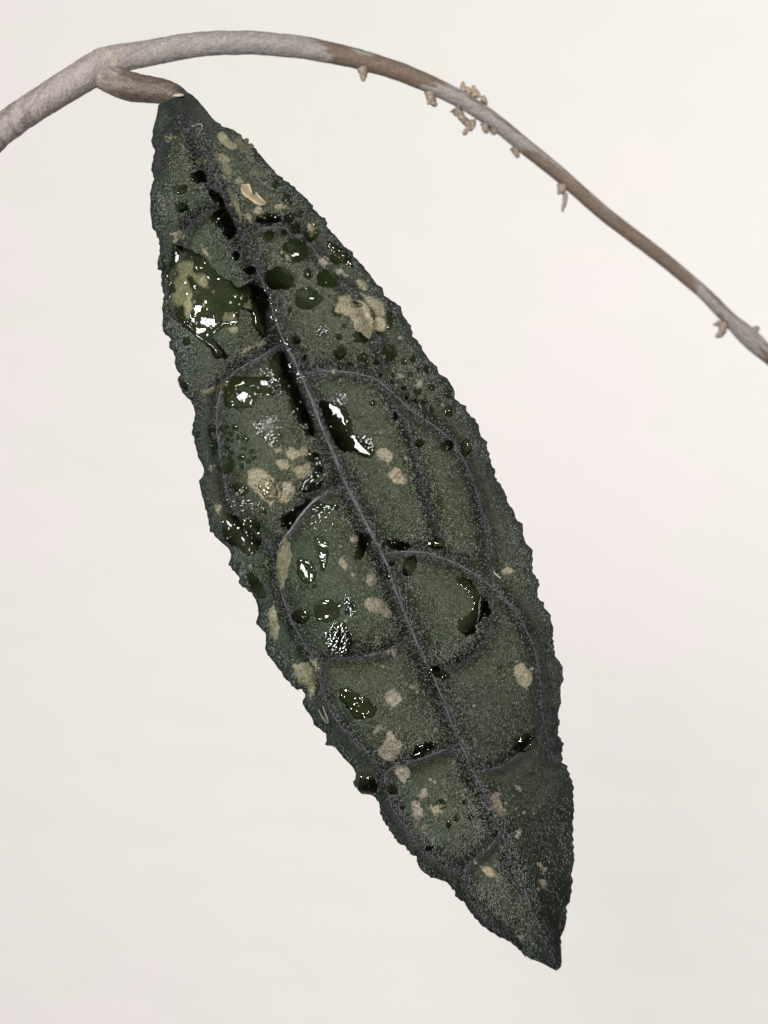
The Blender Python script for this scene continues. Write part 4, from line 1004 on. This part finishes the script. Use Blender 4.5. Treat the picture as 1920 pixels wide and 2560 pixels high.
# underside, coarser across, joined to the same rims
bc = np.unique(np.append(np.arange(0, NC, 3), NC - 1))
LM = LH.copy()
for sh in range(1, 5):
    LM[:, sh:] = np.minimum(LM[:, sh:], LH[:, :-sh]); LM[:, :-sh] = np.minimum(LM[:, :-sh], LH[:, sh:])
BX = LX[:, bc]; BY = LY[:, bc]; BHt = LM[:, bc] - 8
nb = len(bc)
VB = unproject(BX.ravel(), BY.ravel(), BHt.ravel())
FB = grid_faces(NR, nb, flip=True) + NR * NC
r_ = np.arange(NR - 1)
lf = np.stack([r_ * NC, NR * NC + r_ * nb, NR * NC + (r_ + 1) * nb, (r_ + 1) * NC], 1)
rf = np.stack([r_ * NC + NC - 1, (r_ + 1) * NC + NC - 1, NR * NC + (r_ + 1) * nb + nb - 1, NR * NC + r_ * nb + nb - 1], 1)
ends = []
for row in (0, NR - 1):
    for k in range(nb - 1):
        a0, a1 = row * NC + bc[k], row * NC + bc[k + 1]
        ends.append([a0, a1, NR * NC + row * nb + k + 1, NR * NC + row * nb + k])
VV = np.vstack([V, VB]); FF = np.vstack([F, FB, lf, rf, np.array(ends)])
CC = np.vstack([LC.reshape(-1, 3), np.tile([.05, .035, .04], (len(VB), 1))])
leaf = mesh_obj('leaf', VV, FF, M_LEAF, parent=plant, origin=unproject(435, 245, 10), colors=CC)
leaf['label'] = 'hanging dark green velvety leaf with toothed edge'


def vein(name, P, r0, r1, sink, c, prof=None):
    P = chaikin(P, 2, False)
    # even steps
    d = np.concatenate([[0], np.cumsum(np.hypot(*np.diff(P, axis=0).T))]); n = max(6, int(d[-1] / 6))
    t = np.linspace(0, d[-1], n); P = np.column_stack([np.interp(t, d, P[:, 0]), np.interp(t, d, P[:, 1])])
    P[:, 0] += 1.6 * noise(t, t * 0, 30, 11); P[:, 1] += 1.6 * noise(t, t * 0, 26, 12)
    r_along = r0 + (r1 - r0) * t / d[-1] if prof is None else np.interp(P[:, 1], [p_[0] for p_ in prof], [p_[1] for p_ in prof])
    rad = r_along[:, None] * (1 + .16 * np.random.default_rng(int(d[-1])).normal(size=(n, 10)))
    base = np.convolve(np.pad(bil(H, P[:, 0], P[:, 1]), 2, mode='edge'), np.ones(5) / 5, 'valid')
    V, F, _, _ = tube(np.column_stack([P, base - sink]), rad, 10)
    C = np.array(c) * (1 + .25 * np.random.default_rng(3).normal(size=(len(V), 1)))
    return mesh_obj(name, V, F, M_VEIN, parent=leaf, colors=np.clip(C, 0.005, 1))


VC = (.078, .078, .082)
mm = MID[(MID[:, 1] > 600) & (MID[:, 1] < 2300)]
vein('midrib', mm, 6.2, 2.8, -0.6, VC, prof=[(600, 1.2), (780, 2.0), (900, 5.2), (1000, 6.4), (1350, 6.0), (1600, 4.0), (1900, 3.0), (2300, 1.2)])
for kname, P in VEINS.items():
    if VW[kname] < .6 or kname in ('upper_left', 'La'): continue
    w_ = VW[kname]
    bright = (.21, .21, .235) if kname == 'Lc' else VC
    vein('side_vein', P, 4.0 * w_, 1.2 * w_, 1.1, VC)
lcut = VEINS['Lc'][:6]
o = vein('side_vein', lcut[1:5], 3.6, 3.0, -1.0, (.20, .20, .215)); o['label'] = 'bright silvery wet stretch of side vein'  # wet shine painted on as a paler tint

# velvet: short tapering hairs all over the dry leaf
NH = 230000
r = np.random.default_rng(21)
hs = r.uniform(s0 + 3, s1 - 3, NH); hf = r.uniform(0.003, .997, NH)
wid = np.interp(hs, srow, eR - eL)
keep = r.uniform(0, 1, NH) < wid / 560
hs = hs[keep]; hf = hf[keep]
ht = np.interp(hs, srow, eL) + hf * np.interp(hs, srow, eR - eL)
hx = AO[0] + hs * AD[0] + ht * AN[0]; hy = AO[1] + hs * AD[1] + ht * AN[1]
w1 = bil(WETM, hx, hy); c1 = bil(CRM, hx, hy)
sn1 = bil(SN, hx, hy); u1 = bil(UU, hx, hy); d1 = bil(np.minimum(dv, smid * .8), hx, hy); m1 = bil(MD, hx, hy); sm1 = bil(smid, hx, hy)
dens = np.clip(.78 + .30 * fbm(hx, hy, 34, 61) + .2 * fbm(hx, hy, 120, 66), .2, 1)
dark = np.clip((sn1 - .62) / .2, 0, 1) * np.clip(u1 * 3, 0, 1)
dens *= (1 - .82 * dark)
dens *= 1 - .50 * np.exp(-(np.maximum(m1, 0) / 26))
dens *= 1 - .85 * np.exp(-(np.maximum(m1, 0) / 5))
dens *= 1 - .30 * np.exp(-((d1 - 21) / 8) ** 2)
dens *= 1 - .5 * np.exp(-(d1 / 6) ** 2)
dens *= 1 - .35 * np.clip((sn1 - .9) / .08, 0, 1)
dens *= 1 - .25 * np.exp(-((sm1 - 15) / 9) ** 2) * np.clip(sn1 * 4, 0, 1)       # bare flanks of the midrib groove
ok = (r.uniform(0, 1, len(hx)) < dens) & ((w1 < .35) | (r.uniform(0, 1, len(hx)) < .015)) & ((c1 < .4) | (r.uniform(0, 1, len(hx)) < .10))
hx, hy, sn1, u1, d1, m1, dark, sm1 = (a[ok] for a in (hx, hy, sn1, u1, d1, m1, dark, sm1))
n = len(hx)
hz = bil(H, hx, hy) - .6
nx_ = -bil(HX, hx, hy); ny_ = -bil(HY, hx, hy)
nl = np.sqrt(nx_ ** 2 + ny_ ** 2 + 1); N3 = np.stack([nx_ / nl, ny_ / nl, 1 / nl], 1)
ang = r.uniform(0, 2 * math.pi, n)
flow = np.clip(.25 + .5 * np.clip((sn1 - .6) / .3, 0, 1) + .4 * np.clip((.2 - sn1) / .15, 0, 1), 0, 1)[:, None]
lean = np.stack([np.cos(ang), np.sin(ang), np.zeros(n)], 1) * (1 - flow) * 1.1 + np.array([AD[0], AD[1], 0]) * flow * 1.3
dirv = N3 * r.uniform(.35, .9, (n, 1)) + lean * r.uniform(.5, 1.1, (n, 1))
dirv /= np.linalg.norm(dirv, axis=1)[:, None]
ln = r.uniform(3.2, 7.2, n) * (1 + .3 * dark)
bw = r.uniform(.9, 1.7, n)
side = np.cross(dirv, N3); side /= np.linalg.norm(side, axis=1)[:, None] + 1e-9
up = np.cross(side, dirv)
B0 = np.stack([hx, hy, hz], 1)
v0 = B0 + side * bw[:, None]; v1 = B0 - side * bw[:, None]; v2 = B0 + up * bw[:, None] * 1.2; v3 = B0 + dirv * ln[:, None]
VH = np.stack([v0, v1, v2, v3], 1).reshape(-1, 3)
k = np.arange(n)[:, None] * 4
FH = np.concatenate([k + [0, 2, 3], k + [2, 1, 3], k + [1, 0, 3]], 0)
_, fv, fm, fd, ft = pigment_and_shade(hx, hy, d1, m1, sn1, u1)
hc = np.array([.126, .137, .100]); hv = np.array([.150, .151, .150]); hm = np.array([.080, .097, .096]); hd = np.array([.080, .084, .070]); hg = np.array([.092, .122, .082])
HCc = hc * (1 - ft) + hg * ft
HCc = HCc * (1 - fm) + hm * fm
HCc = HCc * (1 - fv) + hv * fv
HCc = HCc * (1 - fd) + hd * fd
HCc *= (1 - .62 * np.exp(-((d1 - 15) / 13) ** 2))[:, None] * (1 + .38 * np.clip((d1 - 25) / 55, 0, 1) * np.clip(m1 / 70, 0, 1))[:, None]  # vein flank shade painted into the hair tint; cell middles paler
HCc *= (1 - .5 * np.exp(-(sm1 / 30) ** 2) * np.clip((.34 - sn1) / .08, 0, 1))[:, None]  # shade of the upper midrib groove painted into the hairs
HCc *= np.exp(r.normal(0, .30, (n, 1)))
HW = unproject(VH[:, 0], VH[:, 1], VH[:, 2])
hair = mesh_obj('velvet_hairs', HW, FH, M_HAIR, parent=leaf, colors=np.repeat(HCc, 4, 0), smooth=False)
hair['kind'] = 'stuff'

# stem: traced centre line (px, py, radius px, height px towards the camera)
STEM = [(-150, 460, 39, -18), (-70, 400, 39, -22), (0, 326, 38.5, -26), (77, 272, 38.5, -32), (154, 223, 40, -40), (212, 188, 41, -48), (250, 166, 43, -55), (285, 148, 37, -64),
        (340, 139, 33.5, -76), (386, 130, 33, -90), (463, 115, 32, -110), (540, 107, 31, -130), (640, 106.5, 30, -155), (756, 118, 29, -185), (871, 141, 26.5, -215), (987, 174, 24.5, -245),
        (1084, 214, 23.5, -275), (1161, 253, 22.5, -300), (1242, 307, 21.5, -330), (1315, 368, 21, -360), (1396, 433, 20, -390), (1511, 535, 19.5, -430), (1666, 653, 18.5, -480),
        (1762, 734, 18, -510), (1828, 803, 20, -535), (1872, 843, 28, -550), (1920, 887, 23, -565), (1990, 945, 20, -590), (2060, 1000, 20, -610)]
ST = np.array(STEM, float)
tk = np.concatenate([[0], np.cumsum(np.hypot(*np.diff(ST[:, :2], axis=0).T))])
NS = 620; SIDE = 48
tt = np.linspace(0, tk[-1], NS)


def smooth_interp(t, x, y):
    v = np.interp(t, x, y); w_ = 13
    return np.convolve(np.pad(v, w_ // 2, mode='edge'), np.ones(w_) / w_, 'valid')


path = np.column_stack([smooth_interp(tt, tk, ST[:, i]) for i in (0, 1, 3)])
rad = smooth_interp(tt, tk, ST[:, 2])
aa = np.linspace(0, 2 * math.pi, SIDE + 1)[:-1]
TTm, AAm = np.meshgrid(tt, aa, indexing='ij')
cu, cv = 40 * np.cos(AAm), 40 * np.sin(AAm)
bump = .020 * noise(TTm + cu, cv, 22, 14) + .016 * noise(TTm * .6 + cu, cv + 300, 8, 15) + .012 * noise(TTm + 40 * AAm, cv, 4, 16)
left_rough = np.clip((420 - TTm) / 200, 0, 1)
bump += left_rough * (.035 * noise(TTm + cu, cv + 90, 13, 17) + .02 * noise(TTm + cu * 2, cv * 2, 6, 18))
RAD = rad[:, None] * (1 + bump)
ridge = np.exp(-((TTm - tk[6] - 10 - 22 * np.sin(AAm)) / 9) ** 2)      # collar at the node
RAD *= 1 + .07 * ridge
V, F, _, _ = tube(path, RAD, SIDE)
pale = np.array([.305, .262, .240]); brown = np.array([.165, .120, .088]); greyc = np.array([.285, .262, .246]); dim = np.array([.165, .130, .118])
bn = fbm(TTm * .35, cv + 1.0 * cu, 28, 33)
tx = np.interp(tt, tt, path[:, 0])[:, None] + 0 * AAm
facing = np.sin(AAm)                       # towards the camera side
updn = np.cos(AAm)
bm = np.clip((bn * .9 + .9 * np.clip((tx - 790) / 60, 0, 1) * np.clip((1120 - tx) / 40, 0, 1) - .35) * 6, 0, 1) * np.clip((tx - 740) / 60, 0, 1)
bm = np.maximum(bm, np.clip((fbm(TTm * .3, cv + cu, 36, 38) + .25) * 5, 0, 1) * np.clip((tx - 1240) / 60, 0, 1) * np.clip((1850 - tx) / 60, 0, 1))
lm = np.clip((fbm(TTm, cv + cu, 16, 43) - .1) * 2.2, 0, 1) * left_rough
SC = pale * (1 - lm[..., None]) + dim * lm[..., None]
gmask = np.clip((tx - 290) / 60, 0, 1)[..., None]
SC = SC * (1 - gmask) + greyc * gmask * (1 - .0) if False else SC + (greyc - pale) * gmask * .7
SC = SC * (1 - bm[..., None]) + brown * bm[..., None]
rim_c = np.clip(ridge * 1.3 - .25, 0, 1)[..., None] * .6
SC = SC * (1 - rim_c) + np.array([.44, .36, .29]) * rim_c
SC *= (1 + .12 * noise(TTm + cu, cv, 6, 47) + .10 * noise(TTm * .25 + cu, cv * 1.5, 9, 48))[..., None]
lent = np.clip((noise(TTm * .8 + 2 * cu, 2 * cv, 9, 49) - .62) * 6, 0, 1)[..., None]
SC = SC * (1 - .5 * lent) + np.array([.13, .10, .09]) * .5 * lent
stem = mesh_obj('stem', V, F, M_BARK, parent=plant, colors=SC.reshape(-1, 3))

# petiole: leaves the node, dips and turns over into the leaf base
PT = np.array([(205, 180, 26, -74), (234, 183, 31, -62), (262, 191, 35, -50), (290, 204, 37, -38), (312, 213, 37, -30), (339, 220, 36.5, -27), (366, 223, 34.5, -25), (394, 226, 32.5, -27), (425, 232, 30.5, -28), (447, 242, 26, -27), (462, 254, 20, -25), (472, 274, 11, -22)], float)
pk = np.concatenate([[0], np.cumsum(np.hypot(*np.diff(PT[:, :2], axis=0).T))])
pt = np.linspace(0, pk[-1], 90)
pp = np.column_stack([smooth_interp(pt, pk, PT[:, i]) for i in (0, 1, 3)]); pr = smooth_interp(pt, pk, PT[:, 2])
PTm, PAm = np.meshgrid(pt, aa, indexing='ij')
PR = pr[:, None] * (1 + .02 * noise(PTm + 30 * np.cos(PAm), 30 * np.sin(PAm), 14, 23) + .022 * noise(PTm * .5, 160 * PAm / 6.28, 4, 24))
V, F, _, _ = tube(pp, PR, SIDE)
pb = np.array([.150, .112, .086]); pl_ = np.array([.385, .325, .290]); gd = np.array([.03, .04, .03])
f0 = np.clip(1.55 - PTm / 85 + .25 * noise(PTm, 60 * PAm, 14, 29), 0, 1)[..., None]; f1 = np.clip((PTm - pk[-1] + 62) / 20, 0, 1)[..., None]
PC = pb * (1 - f0) + pl_ * f0
PC = PC * (1 - f1) + gd * f1
PC = PC * (1 + .35 * noise(PTm * .35, 200 * PAm / 6.28, 5, 27) + .2 * noise(PTm, 120 * PAm, 9, 28))[..., None]
tag(mesh_obj('petiole', V, F, M_PET, parent=plant, colors=PC.reshape(-1, 3)), 'brown hairy petiole turning over into the leaf', None)
V, F, _, _ = tube(np.array([(431, 240, 16), (437, 238.5, 20), (446, 238, 22), (455, 237.5, 21), (460, 237, 17)], float), [1.2, 3.6, 4.4, 3.6, 1.2], 10, .6)  # small pale pinkish ellipse at the petiole end
tag(mesh_obj('blotch', V, F, M_SCRAP, parent=plant, colors=np.tile([.62, .45, .35], (len(V), 1))), 'small pale pinkish scar where the petiole meets the leaf', None)

# bark spurs, peelings and root stubs on the thin part of the stem


def spur(paths, label=None, color=(.27, .215, .165)):
    VV = []; FF = []; k0 = 0
    for P, rr in paths:
        P = chaikin(np.array(P, float), 2, False); n = len(P)
        hs_ = np.interp(P[:, 0], ST[:, 0], ST[:, 3]) + 4
        P = P[0] + (P - P[0]) * .88
        rad_ = 1.2 * np.interp(np.linspace(0, 1, n), np.linspace(0, 1, len(rr)), rr)[:, None] * (1 + .12 * np.random.default_rng(n).normal(size=(n, 8)))
        V, F, _, _ = tube(np.column_stack([P, hs_]), rad_, 8)
        VV.append(V); FF.append(F + k0); k0 += len(V)
    V = np.vstack(VV); C = np.array(color) * (1 + .18 * np.random.default_rng(2).normal(size=(len(V), 1)))
    o = mesh_obj('bark_spur', V, np.vstack(FF), M_BARK, parent=plant, colors=np.clip(C, .02, 1))
    if label: o['label'] = label


spur([(q('T', [(693, 270), (693, 310), (697, 350), (694, 385)]), [15, 11, 7, 3])])
spur([(q('T', [(1120, 430), (1135, 480), (1150, 520), (1178, 545)]), [12, 10, 8, 3]), (q('T', [(1130, 470), (1120, 500), (1112, 530)]), [6, 5, 2])])
spur([(q('T', [(1290, 545), (1330, 600), (1375, 655), (1395, 680), (1372, 715), (1352, 740)]), [14, 9, 8, 7, 6, 3]), (q('T', [(1400, 620), (1405, 660), (1385, 700)]), [9, 7, 4])], 'hooked peeling spur under the stem')
spur([(q('T', [(1345, 440), (1340, 400), (1342, 362)]), [9, 6, 1.5]), (q('T', [(1380, 450), (1372, 420), (1380, 408)]), [10, 8, 4]), (q('T', [(1415, 470), (1405, 430), (1412, 388)]), [10, 8, 2.5]),
      (q('T', [(1440, 480), (1430, 440), (1425, 415)]), [9, 6, 2]), (q('T', [(1470, 510), (1480, 480), (1472, 455)]), [8, 6, 2]), (q('T', [(1485, 520), (1492, 500), (1490, 480)]), [6, 4, 1.5])], 'ragged papery tuft on top of the stem', (.34, .26, .17))
spur([(q('T', [(1480, 640), (1490, 690), (1500, 720)]), [10, 8, 3]), (q('T', [(1530, 670), (1545, 705), (1560, 718)]), [11, 8, 3])])
spur([(q('U', [(10, 20), (30, 60), (45, 100)]), [10, 8, 3])])
spur([(q('U', [(325, 260), (325, 300), (320, 330)]), [12, 11, 6]), (q('U', [(345, 320), (345, 370), (335, 410), (323, 455)]), [6, 5, 4.5, 2]), (q('U', [(315, 290), (302, 320), (298, 335)]), [6, 4, 1.5])])
spur([(q('U', [(1370, 1150), (1370, 1200), (1345, 1250), (1315, 1262)]), [13, 10, 7, 3]), (q('U', [(1340, 1160), (1315, 1175), (1300, 1165)]), [7, 4, 1.5])])
spur([(q('U', [(1560, 1215), (1590, 1195), (1605, 1182)]), [9, 7, 3])])
